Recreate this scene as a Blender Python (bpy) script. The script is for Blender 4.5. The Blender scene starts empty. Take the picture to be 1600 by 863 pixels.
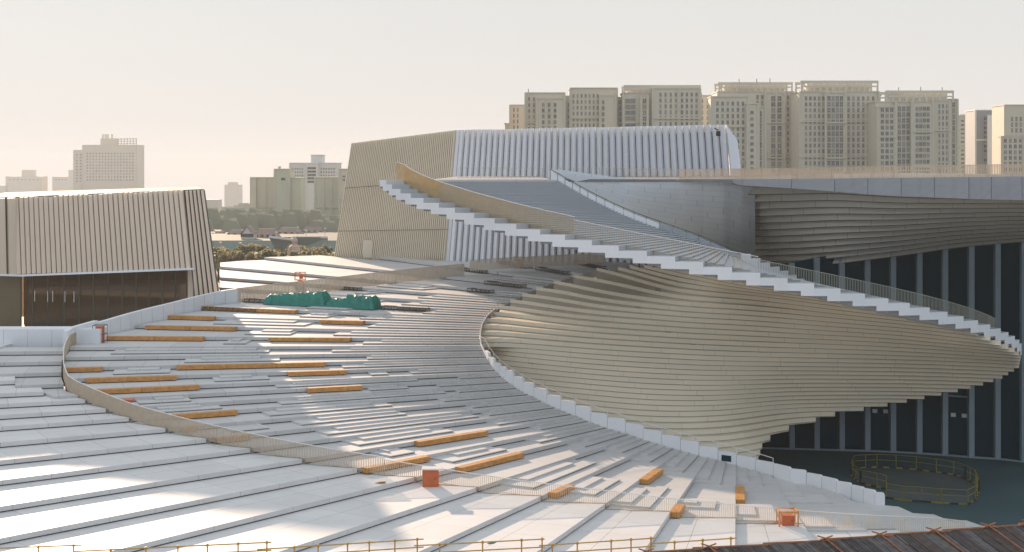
import bpy, math, random
from math import sin, cos, radians, degrees, pi, atan2, hypot
from mathutils import Vector
random.seed(7)
SC = bpy.context.scene
COL = SC.collection
# ------------------------------------------------------------------ camera, sky, sun, exposure
F, H, HZ = 2400.0, 28.0, 262.0
cam = bpy.data.cameras.new('camera'); co = bpy.data.objects.new('camera', cam); COL.objects.link(co)
co.location = (0, 0, H); co.rotation_euler = (radians(90), 0, 0)
cam.sensor_width = 36; cam.lens = 36 * F / 1600; cam.shift_y = -(431.5 - HZ) / 1600
cam.clip_start = 0.5; cam.clip_end = 30000
SC.camera = co
SUN_EL, SUN_DIR = 13.3, Vector((-0.335, 0.942, 0)).normalized()
W = bpy.data.worlds.new('World'); SC.world = W; W.use_nodes = True
nt = W.node_tree; bg = nt.nodes['Background']
sky = nt.nodes.new('ShaderNodeTexSky'); sky.sky_type = 'NISHITA'; sky.sun_disc = False
sky.sun_elevation = radians(SUN_EL); sky.sun_rotation = atan2(SUN_DIR.x, SUN_DIR.y)
wv = nt.nodes.new('ShaderNodeTexCoord'); wv2 = nt.nodes.new('ShaderNodeVectorMath'); wv2.operation = 'MAXIMUM'; wv2.inputs[1].default_value = (-2, -2, .03)
nt.links.new(wv.outputs['Generated'], wv2.inputs[0]); nt.links.new(wv2.outputs[0], sky.inputs[0])
sky.altitude = 0; sky.air_density = 1.0; sky.dust_density = 1.5; sky.ozone_density = 1.0
hs = nt.nodes.new('ShaderNodeHueSaturation'); hs.inputs['Saturation'].default_value = .45
nt.links.new(sky.outputs[0], hs.inputs['Color'])
# thin high cloud: a pale veil over the clear sky, a little bluer towards the zenith
wtc = nt.nodes.new('ShaderNodeTexCoord'); wsp = nt.nodes.new('ShaderNodeSeparateXYZ'); nt.links.new(wtc.outputs['Generated'], wsp.inputs[0])
wcr = nt.nodes.new('ShaderNodeValToRGB'); nt.links.new(wsp.outputs[2], wcr.inputs[0])
wcr.color_ramp.elements[0].position = 0.0; wcr.color_ramp.elements[0].color = (.80, .77, .73, 1)
wcr.color_ramp.elements[1].position = .6; wcr.color_ramp.elements[1].color = (.79, .84, .90, 1)
e_ = wcr.color_ramp.elements.new(.12); e_.color = (.78, .785, .775, 1)
wdt = nt.nodes.new('ShaderNodeVectorMath'); wdt.operation = 'DOT_PRODUCT'; wdt.inputs[1].default_value = SUN_DIR; nt.links.new(wtc.outputs['Generated'], wdt.inputs[0])
wmr = nt.nodes.new('ShaderNodeMapRange'); wmr.inputs[1].default_value = -.8; wmr.inputs[2].default_value = .85; nt.links.new(wdt.outputs['Value'], wmr.inputs[0])
wmx = nt.nodes.new('ShaderNodeMix'); wmx.data_type = 'RGBA'; nt.links.new(wmr.outputs[0], wmx.inputs[0])
wmx.inputs[6].default_value = (.74, .86, 1.0, 1); nt.links.new(wcr.outputs[0], wmx.inputs[7])      # away from the sun the sky is bluer
wsc = nt.nodes.new('ShaderNodeVectorMath'); wsc.operation = 'SCALE'; wsc.inputs['Scale'].default_value = 5.3; nt.links.new(wmx.outputs[2], wsc.inputs[0])
ws2 = nt.nodes.new('ShaderNodeVectorMath'); ws2.operation = 'SCALE'; ws2.inputs['Scale'].default_value = .008; nt.links.new(hs.outputs[0], ws2.inputs[0])
wad = nt.nodes.new('ShaderNodeVectorMath'); wad.operation = 'ADD'; nt.links.new(wsc.outputs[0], wad.inputs[0]); nt.links.new(ws2.outputs[0], wad.inputs[1])
nt.links.new(wad.outputs[0], bg.inputs[0]); bg.inputs[1].default_value = 0.12
sl = bpy.data.lights.new('sun', 'SUN'); so = bpy.data.objects.new('sun', sl); COL.objects.link(so)
sl.energy = 5.0; sl.angle = radians(0.8); sl.color = (1.0, 0.73, 0.53)
sd = Vector((SUN_DIR.x * cos(radians(SUN_EL)), SUN_DIR.y * cos(radians(SUN_EL)), sin(radians(SUN_EL))))
so.rotation_euler = sd.to_track_quat('Z', 'Y').to_euler(); so.location = (-60, 200, 90)
SC.view_settings.view_transform = 'Standard'; SC.view_settings.look = 'None'
SC.view_settings.exposure = 0.6; SC.view_settings.gamma = 1
SC.render.engine = 'CYCLES'
SC.cycles.volume_bounces = 1; SC.cycles.transparent_max_bounces = 12
HAZE = 0.00013

# ------------------------------------------------------------------ helpers
def interp(tab, x):
    if x <= tab[0][0]: return tab[0][1]
    for (a, b), (c, d) in zip(tab, tab[1:]):
        if x <= c: return b + (d - b) * (x - a) / (c - a) if c > a else d
    return tab[-1][1]
def P(u, v, Y): return Vector(((u - 800) / F * Y, Y, H - (v - HZ) / F * Y))
def up(p, z): return Vector((p.x, p.y, z))
def PZ(u, z, Y): return Vector(((u - 800) / F * Y, Y, z))

class MB:
    def __init__(s): s.v = []; s.f = []; s.uv = []; s.m = []
    def vert(s, p): s.v.append(tuple(p)); return len(s.v) - 1
    def face(s, pts, uv=None, m=0):
        i = [s.vert(p) for p in pts]; s.f.append(i); s.uv.append(uv or [(0.5, 0.5)] * len(pts)); s.m.append(m)
    def hexa(s, b, t, uvb=None, uvt=None, m=0):
        n = len(b)
        uvb = uvb or [(0.5, 0.5)] * n; uvt = uvt or uvb
        s.face(t, uvt, m); s.face(b[::-1], uvb[::-1], m)
        for i in range(n):
            j = (i + 1) % n
            s.face([b[i], b[j], t[j], t[i]], [uvb[i], uvb[j], uvt[j], uvt[i]], m)
    def box(s, c, d, rz=0, m=0):
        cx, cy, cz = c; a, b, h = d[0] / 2, d[1] / 2, d[2] / 2; C, S = cos(rz), sin(rz)
        q = [(cx + x * C - y * S, cy + x * S + y * C) for x, y in ((-a, -b), (a, -b), (a, b), (-a, b))]
        s.hexa([(x, y, cz - h) for x, y in q], [(x, y, cz + h) for x, y in q], m=m)
    def bar(s, p, q, w, h=None, m=0):
        p = Vector(p); q = Vector(q); h = h or w; d = (q - p)
        if d.length < 1e-6: return
        d.normalize(); up = Vector((0, 0, 1))
        if abs(d.z) > .9: up = Vector((1, 0, 0))
        a = d.cross(up).normalized() * w / 2; b = d.cross(a).normalized() * h / 2
        s.hexa([p - a - b, p + a - b, p + a + b, p - a + b], [q - a - b, q + a - b, q + a + b, q - a + b], m=m)
    def tube(s, p, q, r, n=8, r2=None, m=0):
        p = Vector(p); q = Vector(q); d = (q - p).normalized(); up = Vector((0, 0, 1))
        if abs(d.z) > .9: up = Vector((1, 0, 0))
        a = d.cross(up).normalized(); b = d.cross(a).normalized(); r2 = r if r2 is None else r2
        A = [p + (a * cos(2 * pi * i / n) + b * sin(2 * pi * i / n)) * r for i in range(n)]
        B = [q + (a * cos(2 * pi * i / n) + b * sin(2 * pi * i / n)) * r2 for i in range(n)]
        s.hexa(A[::-1], B[::-1], m=m)
    def build(s, name, mat, parent=None, smooth=False, loc=None):
        me = bpy.data.meshes.new(name)
        off = Vector(loc) if loc is not None else Vector((0, 0, 0))
        me.from_pydata([tuple(Vector(p) - off) for p in s.v], [], s.f)
        ul = me.uv_layers.new(name='UVMap'); k = 0
        for uv in s.uv:
            for c in uv: ul.data[k].uv = c; k += 1
        for mm in (mat if isinstance(mat, (list, tuple)) else [mat]): me.materials.append(mm)
        for p, m in zip(me.polygons, s.m): p.material_index = m; p.use_smooth = smooth
        me.update(); me.validate()
        o = bpy.data.objects.new(name, me); COL.objects.link(o)
        if loc is not None: o.location = off
        if parent is not None:
            o.parent = parent
            o.location = off - Vector(parent.location)
        return o
def empty(name, loc=(0, 0, 0)):
    o = bpy.data.objects.new(name, None); COL.objects.link(o); o.location = loc; o.empty_display_size = .5
    return o
def tag(o, label=None, cat=None, group=None, kind=None):
    if label: o['label'] = label
    if cat: o['category'] = cat
    if group: o['group'] = group
    if kind: o['kind'] = kind
    return o

# ------------------------------------------------------------------ materials
def newmat(name):
    m = bpy.data.materials.new(name); m.use_nodes = True
    return m, m.node_tree, m.node_tree.nodes['Principled BSDF']
def mat(name, col, rough=.6, metal=0, var=.06, scale=.6, spec=.4):
    m, t, b = newmat(name)
    b.inputs['Roughness'].default_value = rough; b.inputs['Metallic'].default_value = metal
    b.inputs['Specular IOR Level'].default_value = spec
    tc = t.nodes.new('ShaderNodeTexCoord'); no = t.nodes.new('ShaderNodeTexNoise'); no.inputs['Scale'].default_value = scale
    no.inputs['Detail'].default_value = 6; no.inputs['Roughness'].default_value = .65
    t.links.new(tc.outputs['Object'], no.inputs['Vector'])
    mr = t.nodes.new('ShaderNodeMapRange'); mr.inputs[1].default_value = .3; mr.inputs[2].default_value = .7
    mr.inputs[3].default_value = 1 - var; mr.inputs[4].default_value = 1 + var
    t.links.new(no.outputs[0], mr.inputs[0])
    mx = t.nodes.new('ShaderNodeVectorMath'); mx.operation = 'SCALE'; mx.inputs[0].default_value = col[:3]
    t.links.new(mr.outputs[0], mx.inputs['Scale']); t.links.new(mx.outputs[0], b.inputs['Base Color'])
    return m
def stone(name, col, L=3.2, var=.05, jw=.03, mid=False, rough=.62, pv=.07, jd=.55):
    """stone panels: joints every L metres along UV.x, tone changes from panel to panel"""
    m, t, b = newmat(name); N = t.nodes.new; K = t.links.new
    b.inputs['Roughness'].default_value = rough; b.inputs['Specular IOR Level'].default_value = .35
    def math_(op, a, c=None):
        n = N('ShaderNodeMath'); n.operation = op
        for i, x in enumerate((a, c)):
            if x is None: continue
            if isinstance(x, (int, float)): n.inputs[i].default_value = x
            else: K(x, n.inputs[i])
        return n.outputs[0]
    uv = N('ShaderNodeUVMap'); uv.uv_map = 'UVMap'; sp = N('ShaderNodeSeparateXYZ'); K(uv.outputs[0], sp.inputs[0])
    q = math_('DIVIDE', sp.outputs[0], L); fr = math_('FRACT', q); ln = math_('LESS_THAN', fr, jw / L)
    if mid:
        a = math_('ABSOLUTE', math_('SUBTRACT', math_('FRACT', sp.outputs[1]), .52)); ln = math_('MAXIMUM', ln, math_('LESS_THAN', a, .004))
    cb = N('ShaderNodeCombineXYZ'); K(math_('FLOOR', q), cb.inputs[0]); K(math_('FLOOR', sp.outputs[1]), cb.inputs[1])
    wn = N('ShaderNodeTexWhiteNoise'); wn.noise_dimensions = '3D'; K(cb.outputs[0], wn.inputs[0])
    tc = N('ShaderNodeTexCoord'); no = N('ShaderNodeTexNoise'); no.inputs['Scale'].default_value = .22; no.inputs['Detail'].default_value = 10
    no.inputs['Roughness'].default_value = .7
    K(tc.outputs['Object'], no.inputs['Vector'])
    tone = math_('ADD', math_('MULTIPLY', math_('SUBTRACT', wn.outputs[0], .5), pv), math_('MULTIPLY', math_('SUBTRACT', no.outputs[0], .5), var * 4))
    tone = math_('ADD', tone, 1.0)
    tone = math_('MULTIPLY', tone, math_('SUBTRACT', 1.0, math_('MULTIPLY', ln, jd)))
    mx = N('ShaderNodeVectorMath'); mx.operation = 'SCALE'; mx.inputs[0].default_value = col[:3]
    K(tone, mx.inputs['Scale']); K(mx.outputs[0], b.inputs['Base Color'])
    n2 = N('ShaderNodeTexNoise'); n2.inputs['Scale'].default_value = 6; n2.inputs['Detail'].default_value = 4; K(tc.outputs['Object'], n2.inputs['Vector'])
    bp = N('ShaderNodeBump'); bp.inputs['Strength'].default_value = .12; bp.inputs['Distance'].default_value = .05
    K(n2.outputs[0], bp.inputs['Height']); K(bp.outputs[0], b.inputs['Normal'])
    return m
M = {}
M['tread'] = stone('pale_stone_tread', (.53, .515, .495), 3.4, mid=False, var=.09, pv=.11)
M['tread_big'] = stone('pale_stone_slab', (.63, .61, .585), 3.8, mid=True, pv=.08, var=.09)
M['stair'] = stone('grey_stair_stone', (.42, .43, .44), 3.4)
M['white_panel'] = stone('white_stone_panel', (.72, .72, .73), 50, pv=.08)
M['rib'] = stone('ribbed_stone', (.74, .65, .50), 5.6, pv=.05, jw=.04, jd=.32)
M['wall'] = stone('smooth_grey_panel', (.72, .75, .78), 4.5, pv=.04, jw=.04)
M['fascia'] = stone('fascia_panel', (.60, .62, .66), 50)
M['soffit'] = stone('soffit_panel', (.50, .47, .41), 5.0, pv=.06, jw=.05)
M['clad_w'] = mat('white_cladding', (.80, .80, .82), .45, var=.03, scale=.2)
M['clad_b'] = mat('beige_cladding', (.76, .67, .52), .5, var=.04, scale=.2)
M['clad_s'] = mat('side_hall_cladding', (.74, .61, .48), .5, var=.04, scale=.2)
M['gap'] = mat('riser_gap_shade', (.10, .085, .08), .8)  # stone under the nosings, darkened to stand in for shade
M['backing'] = mat('dark_backing_groove_shade', (.16, .14, .11), .8)
M['gold'] = mat('gold_beige_metal', (.50, .37, .19), .4, .3, var=.1, scale=2)
M['railm'] = mat('beige_rail_metal', (.60, .50, .38), .4, .2, var=.08, scale=2)
M['railw'] = mat('white_rail_metal', (.75, .70, .66), .35, .1)
M['railg'] = mat('grey_green_rail_metal', (.34, .34, .28), .4, .3)
M['wood'] = mat('orange_timber', (.55, .26, .075), .55, var=.28, scale=2.5)
M['steel'] = mat('dark_steel_frame', (.10, .085, .06), .6, .4, var=.2, scale=3)
M['orange'] = mat('orange_paint', (.55, .13, .04), .5, var=.12, scale=2)
M['yellow'] = mat('yellow_paint', (.34, .26, .04), .5, var=.15, scale=3)
M['dull_yellow'] = mat('dull_yellow_paint', (.20, .165, .03), .6, var=.25, scale=3)
M['ochre'] = mat('ochre_scaffold_paint', (.50, .30, .07), .5, var=.2, scale=4)
M['rust'] = mat('rusty_pole', (.30, .12, .05), .7, var=.3, scale=5)
M['black'] = mat('black_rubber', (.02, .02, .02), .6)
M['tarp'] = mat('green_tarpaulin', (.015, .20, .15), .5, var=.25, scale=1.2)
M['column'] = mat('grey_blue_column', (.20, .25, .28), .5, var=.05)
M['paper'] = mat('white_paper', (.6, .6, .6), .7)

def glassmat(name, col, rough=.03, trans=0.0, tcol=(1, 1, 1)):
    m, t, b = newmat(name)
    b.inputs['Base Color'].default_value = (*col, 1); b.inputs['Roughness'].default_value = rough
    b.inputs['Specular IOR Level'].default_value = .6
    no = t.nodes.new('ShaderNodeTexNoise'); no.inputs['Scale'].default_value = .15
    tc = t.nodes.new('ShaderNodeTexCoord'); t.links.new(tc.outputs['Object'], no.inputs['Vector'])
    bp = t.nodes.new('ShaderNodeBump'); bp.inputs['Strength'].default_value = .04; t.links.new(no.outputs[0], bp.inputs['Height'])
    t.links.new(bp.outputs[0], b.inputs['Normal'])
    if trans:
        tr = t.nodes.new('ShaderNodeBsdfTransparent'); tr.inputs[0].default_value = (*tcol, 1)
        mx = t.nodes.new('ShaderNodeMixShader'); mx.inputs[0].default_value = trans
        t.links.new(b.outputs[0], mx.inputs[1]); t.links.new(tr.outputs[0], mx.inputs[2])
        t.links.new(mx.outputs[0], t.nodes['Material Output'].inputs[0])
    return m
M['glass_dark'] = glassmat('dark_teal_glass', (.0005, .030, .042)); M['glass_dark'].node_tree.nodes['Principled BSDF'].inputs['Specular IOR Level'].default_value = .03
M['glass_brown'] = glassmat('brown_lobby_glass', (.11, .075, .04), trans=.5, tcol=(.85, .72, .55))
M['olive'] = mat('olive_screen', (.16, .12, .06), .35)
M['panel_clear'] = glassmat('frosted_rail_panel', (.40, .43, .46), .3, trans=.35, tcol=(.9, .95, 1))

# ------------------------------------------------------------------ ground (plaza, far land)
GZ = -2.0
def ground_mat(name, c1, c2, sc):
    m, t, b = newmat(name); N = t.nodes.new; K = t.links.new
    tc = N('ShaderNodeTexCoord'); no = N('ShaderNodeTexNoise'); no.inputs['Scale'].default_value = sc; no.inputs['Detail'].default_value = 8
    cr = N('ShaderNodeValToRGB'); cr.color_ramp.elements[0].color = (*c1, 1); cr.color_ramp.elements[1].color = (*c2, 1)
    cr.color_ramp.elements[0].position = .35; cr.color_ramp.elements[1].position = .65
    K(tc.outputs['Object'], no.inputs['Vector']); K(no.outputs[0], cr.inputs[0]); K(cr.outputs[0], b.inputs['Base Color'])
    b.inputs['Roughness'].default_value = .8
    return m
m = MB(); R = 11000
def gz(Y): return GZ - .05 - max(0, Y - 750) * .033          # the land falls away gently beyond the site
ROWS = [-300, 300, 740, 900, 1200, 1700, 2500, 4000, 6500, R]
for a_, b_ in zip(ROWS, ROWS[1:]):
    for i_ in range(-4, 4): m.face([(i_ * R / 4, a_, gz(a_)), ((i_ + 1) * R / 4, a_, gz(a_)), ((i_ + 1) * R / 4, b_, gz(b_)), (i_ * R / 4, b_, gz(b_))])
tag(m.build('ground', ground_mat('far_ground', (.10, .10, .07), (.16, .15, .11), .004)), kind='structure')
m = MB()
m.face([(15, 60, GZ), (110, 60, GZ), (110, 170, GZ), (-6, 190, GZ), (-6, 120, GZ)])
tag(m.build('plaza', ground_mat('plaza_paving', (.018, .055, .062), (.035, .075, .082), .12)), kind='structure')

# ------------------------------------------------------------------ the fan-shaped stepped roof
CX, CY = 24.0, 165.0
ZT = [(-60, -2.2), (-25, -1.95), (-11, -.2), (2, .45), (8.4, .9), (20.4, 1.8), (37.4, 3.15), (51.6, 4.5), (63.6, 5.85), (71.7, 7.2),
      (90, 9.2), (116.4, 11.1), (137, 12.6), (160, 14.0), (180, 15.2), (200, 16.5)]
def zf(p): return interp(ZT, p)
ZI = [(b, a) for a, b in ZT]
def phz(z): return interp(ZI, z)
ROUT = [(-30, 47), (2, 46), (8.4, 46.5), (20.4, 48), (37.4, 52.2), (51.6, 58.3), (63.6, 64.4), (71.7, 68.7), (80, 69.6), (89, 71), (95, 69),
        (106, 67), (116, 66.5), (127, 61), (137, 58), (145, 56.5), (160, 52), (175, 48), (190, 46)]
def pol(r, ph, z): a = radians(ph); return Vector((CX - r * sin(a), CY - r * cos(a), z))
def fan_pt(u, v):
    best = None
    for i in range(0, 400):                       # scan heights, keep the self-consistent one
        z = -2 + i * .047
        Y = (H - z) * F / (v - HZ); X = (u - 800) / F * Y
        ph = degrees(atan2(CX - X, CY - Y))
        if ph < -60: ph += 360
        e = abs(zf(ph) - z)
        if best is None or e < best[0]: best = (e, hypot(X - CX, Y - CY), ph, z, X, Y)
    return best[1:]
BASE = [(1383, 787), (1367, 784), (1349, 779.7), (1330, 774.6), (1307, 769.5), (1284, 763), (1260, 757), (1234, 752), (1208, 744), (1180, 735),
        (1151, 727), (1122, 718.5), (1092, 711), (1063, 703), (1034, 695), (1005, 686), (977, 676), (949, 668), (923, 658.5), (899, 649),
        (876, 639.5), (854, 630), (834, 620), (817, 611), (802, 602.5), (790, 594), (780, 586), (771, 576), (763, 564), (757, 552)]
RIM = [(751.5, 539), (750, 527), (753, 511), (761, 497), (775, 485), (787.5, 477.5), (802.5, 469.5), (816, 462.5), (833, 454.5), (851, 447.5), (870, 440.5),
       (892, 434), (914, 427.5), (937, 420.5), (962, 413.5)]
TOPV = [770, 765, 760, 753.7, 747, 741, 734, 727.5, 721, 713.4, 706, 698, 688.6, 680.5, 672, 662, 653, 645.5, 635, 626.5, 618, 607, 598, 589]
base3 = [fan_pt(u, v) for u, v in BASE]
rim3 = [fan_pt(u, v) for u, v in RIM]
RIN = [(-30, 41.5), (-25, 41), (-16, 38.5)] + sorted([(a[1], a[0]) for a in base3 + rim3])
RIN += [(RIN[-1][0] + 4, RIN[-1][1]), (200, RIN[-1][1] - 4)]
def rin(p):
    return sum(interp(RIN, p + d) for d in (-2, -1, 0, 1, 2)) / 5
def rout(p): return interp(ROUT, p)
def sector(mb, p0, p1, f0, f1, zb, zt, uo=0.0, n=3, vr=0, lip=None):
    """solid radial slab between angles p0..p1 and radii f0(p)..f1(p), its nosing overhanging a shadow gap"""
    h = min(.45, zt - zb) - (.02 if zt - zb < .4 else 0)
    if lip is None: lip = .10 if h > .4 else .06
    ra, sa = f0(p0), f1(p0)
    if sa - ra > .1:
        qa, qb = p0 - degrees(lip / ra), p0 - degrees(lip / sa); zl = zt - h * (.78 if h > .4 else .56)
        e = [pol(ra, qa, zt), pol(sa, qb, zt), pol(sa, p0, zt), pol(ra, p0, zt)]
        g = [up(p, zl) for p in e]
        U = [(ra + uo, vr), (sa + uo, vr), (sa + uo, vr), (ra + uo, vr)]
        mb.face(e, U); mb.face([g[0], g[1], e[1], e[0]], U); mb.face(g[::-1], U); mb.face([g[1], g[2], e[2], e[1]], U); mb.face([g[3], g[0], e[0], e[3]], U)
        qc, qd = p0 - degrees(.012 / ra), p0 - degrees(.012 / sa); zg = zt - h
        mb.face([pol(ra, qc, zg), pol(sa, qd, zg), pol(sa, qd, zl), pol(ra, qc, zl)], m=1)  # dark strip: shade of the gap painted on to strengthen the riser line

    ps = [p0 + (p1 - p0) * i / n for i in range(n + 1)]
    for i, (a, b) in enumerate(zip(ps, ps[1:])):
        ra, rb, sa, sb = f0(a), f0(b), f1(a), f1(b)
        if sa - ra < .05 or sb - rb < .05: continue
        t = [pol(ra, a, zt), pol(rb, b, zt), pol(sb, b, zt), pol(sa, a, zt)]
        q = [pol(ra, a, zb), pol(rb, b, zb), pol(sb, b, zb), pol(sa, a, zb)]
        y0, y1 = vr + i / n, vr + (i + .999) / n
        mb.face(t[::-1], [(sa + uo, y0), (sb + uo, y1), (rb + uo, y1), (ra + uo, y0)])
        if i == 0: mb.face([q[0], q[3], t[3], t[0]][::-1] if False else [t[0], t[3], q[3], q[0]], [(ra + uo, vr), (sa + uo, vr), (sa + uo, vr), (ra + uo, vr)])
        if i == n - 1: mb.face([t[1], q[1], q[2], t[2]], [(rb + uo, vr), (rb + uo, vr), (sb + uo, vr), (sb + uo, vr)])
        mb.face([t[2], q[2], q[3], t[3]]); mb.face([t[0], q[0], q[1], t[1]])
roof = empty('stepped_roof', (CX, CY, 0))
tag(roof, 'fan-shaped pale stone roof of narrow radiating steps sweeping around the big ribbed bowl', 'roof')
KS = list(range(-4, 35)); rs = random.Random(11)
for k in KS:
    z = .45 * k; p0, p1 = phz(z), phz(z + .45)
    if k == -4: p0 = -25
    mb = MB(); sector(mb, p0, p1 + .35, rin, rout, z - .75, z, rs.uniform(0, 5), 4, vr=k)
    mb.build('step', [M['tread'], M['gap']], roof)
# where the benches and bench frames stand (the in-between steps leave room for them)
SPOTS = {}
USED = []
def radial_spot(u0, u1, v):
    if (u0, u1, v) not in SPOTS: SPOTS[(u0, u1, v)] = radial_spot_(u0, u1, v)
    return SPOTS[(u0, u1, v)]
def radial_spot_(u0, u1, v):
    """snap a pixel span to the nearest riser line of the fan: angle of the riser, tread height, radii"""
    um = (u0 + u1) / 2; best = None
    for kk in KS:
        zz = .45 * kk; pp = phz(zz + .45)
        for i in range(110):
            r = 24 + i * .45; q = pol(r, pp, zz + .22); e = abs(800 + F * q.x / q.y - um)
            if q.y < CY - 60 or r < rin(pp): continue
            e2 = abs(HZ + (H - q.z) * F / q.y - v)
            pen = 30 if any(kk == c and u0 < b_ + 3 and u1 > a_ - 3 for c, a_, b_ in USED) else 0
            if best is None or e2 + e * .8 + pen < best[0]: best = (e2 + e * .8 + pen, kk)
    k = best[1]; z = .45 * k; USED.append((k, u0, u1))
    ph1 = phz(z + .45)
    def rad(u):
        best = None
        for i in range(120):
            r = 20 + i * .45; q = pol(r, ph1, z + .2); e = abs(800 + F * q.x / q.y - u)
            if best is None or e < best[0]: best = (e, r)
        return best[1]
    def radv(vv):
        best = None
        for i in range(120):
            r = 20 + i * .45; q = pol(r, ph1, z + .2); e = abs(HZ + (H - q.z) * F / q.y - vv)
            if best is None or e < best[0]: best = (e, r)
        return best[1]
    return ph1, z, rad, radv
BEN = [((243, 336, 500), 'orange timber bench, second from the top of the fan beside the white parapet'),
       ((228, 368, 511), 'orange timber bench just below the uppermost pair beside the white parapet'),
       ((172, 319, 519), 'orange timber bench nearest the orange cage cabinet by the white parapet'),
       ((320, 469, 494), 'long orange timber bench below the green tarpaulins, highest of the left group'),
       ((502, 573, 508), 'short orange timber bench alone below the right-hand green tarpaulin'),
       ((420, 552, 536), 'orange timber bench in the upper middle of the fan, on the sunlit steps'),
       ((278, 508, 566), 'longest orange timber bench, across the middle of the left fan steps'),
       ((449, 539, 577), 'orange timber bench just right of and below the longest bench'),
       ((101, 159, 577), 'short orange timber bench tight against the curved railing at far left'),
       ((137, 276, 589), 'orange timber bench between the short far-left bench and a longer one below'),
       ((130, 313, 603.5), 'long orange timber bench whose left end meets the curved railing'),
       ((476, 566, 611), 'small orange timber bench with a dark left end in mid fan'),
       ((271, 367, 643.5), 'orange timber bench right of the small orange utility box'),
       ((283, 308, 659), 'stub of orange timber bench half hidden behind the curved railing'),
       ((647, 753, 683), 'orange timber bench on the sunlit steps left of the bowl foot'),
       ((560, 664, 733), 'orange timber bench partly behind the railing, left of the orange kiosk'),
       ((330, 386, 690), 'weathered orange timber bench seen through the railing bars'),
       ((711, 806, 734), 'orange timber bench right of the orange kiosk with white lid')]
FR = [((724, 762, 427), 'open steel bench frame left of the tall white panels, by the fluted fence'), ((766, 822, 440), 'long open steel bench frame in the centre of three on the upper steps'),
      ((738, 774, 446.5), 'open steel bench frame lowest of the three near the bowl rim'), ((788, 832, 421), 'steel bench frame below the right-hand orange lift'),
      ((848, 892, 415), 'steel bench frame on pale slabs right of the orange lift'), ((905, 948, 410), 'steel bench frame nearest the underside of the stair'),
      ((503, 568, 453), 'steel bench frame behind the green tarpaulins, close to the fluted fence'), ((568, 596, 445), 'short steel bench frame against the long fluted fence'),
      ((601, 671, 477), 'steel bench frame directly right of the green tarpaulins'), ((388, 481, 473), 'steel bench frame sticking out left under the green tarpaulins'),
      ((308, 406, 483), 'low steel bench frame beside the top of the white parapet')]
BLOCK = {}
for (u0_, u1_, v_), _ in BEN + FR:
    ph_, z_, rad_, _v = radial_spot(u0_, u1_, v_); q_ = sorted((rad_(u0_), rad_(u1_))); BLOCK.setdefault(round(z_ / .45), []).append((q_[0] - .4, q_[1] + .4))
# small in-between steps in patches
patches = []
for k in KS[4:]:
    z = .45 * k; p0, p1 = phz(z), phz(z + .45); d = p1 - p0; pm = (p0 + p1) / 2
    a, b = rin(pm), rout(pm)
    spans = []
    inner = a + rs.uniform(5, 9) + (8 if 75 < pm < 150 else 0) * rs.uniform(.7, 1.2)
    spans.append((a + .02, min(inner, b - 1)))
    r = inner + rs.uniform(2, 9)
    while r < b - 4:
        L = rs.uniform(7, 19); spans.append((r, min(r + L, b - rs.uniform(.5, 3)))); r += L + rs.uniform(3, 11)
    for b0_, b1_ in BLOCK.get(k, []):
        ns = []
        for (r0, r1) in spans:
            if r1 <= b0_ or r0 >= b1_: ns.append((r0, r1)); continue
            if b0_ - r0 > 2.5: ns.append((r0, b0_ - 1.6))
            if r1 - b1_ > 4: ns.append((b1_ + 1.6, r1))
        spans = ns
    for j, (r0, r1) in enumerate(spans):
        if j == 0 and r0 > a + 1: j = 9
        if r1 - r0 < 2 or (k > 28 and j > 0 and rs.random() < .4): continue
        e = [rs.uniform(-1.6, 1.6) for _ in range(4)]
        if j == 0: e[0] = e[1] = 0
        mb = MB()
        if j == 0:
            fa = lambda p: rin(p) + .02
            fb = lambda p: rin(p) + .02
        else:
            fa = fb = lambda p, r0=r0: r0
        s1 = r1 + e[2]; s2 = max(r0 + 1.5, s1 - rs.uniform(.4, 2.4))
        if j == 0: sector(mb, p1 - .66 * d, p1 + .05, fa, lambda p: s1, z - .02, z + .15, rs.uniform(0, 4), 2, vr=k + 50)
        else: sector(mb, p1 - .66 * d, p1 + .05, lambda p: r0, lambda p: s1, z - .02, z + .15, rs.uniform(0, 4), 2, vr=k + 50)
        g0 = 0 if j == 0 else rs.uniform(.3, 2)
        sector(mb, p1 - .33 * d, p1 + .05, (lambda p: rin(p) + .03) if j == 0 else (lambda p: r0 + g0), lambda p: s2, z - .01, z + .30, rs.uniform(0, 4), 1, vr=k + 90)
        q = pol((r0 + r1) / 2, pm, z); patches.append(((r1 - r0) / q.y, mb))
patches.sort(key=lambda a: -a[0])
for _, mb in patches[:100]: mb.build('small_steps', [M['tread'], M['gap']], roof)
rest = MB()
for _, mb in patches[100:]:
    o = len(rest.v); rest.v += mb.v; rest.f += [[i + o for i in f] for f in mb.f]; rest.uv += mb.uv; rest.m += mb.m
if rest.v: tag(rest.build('remaining_small_steps', [M['tread'], M['gap']], roof), kind='stuff')
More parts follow.
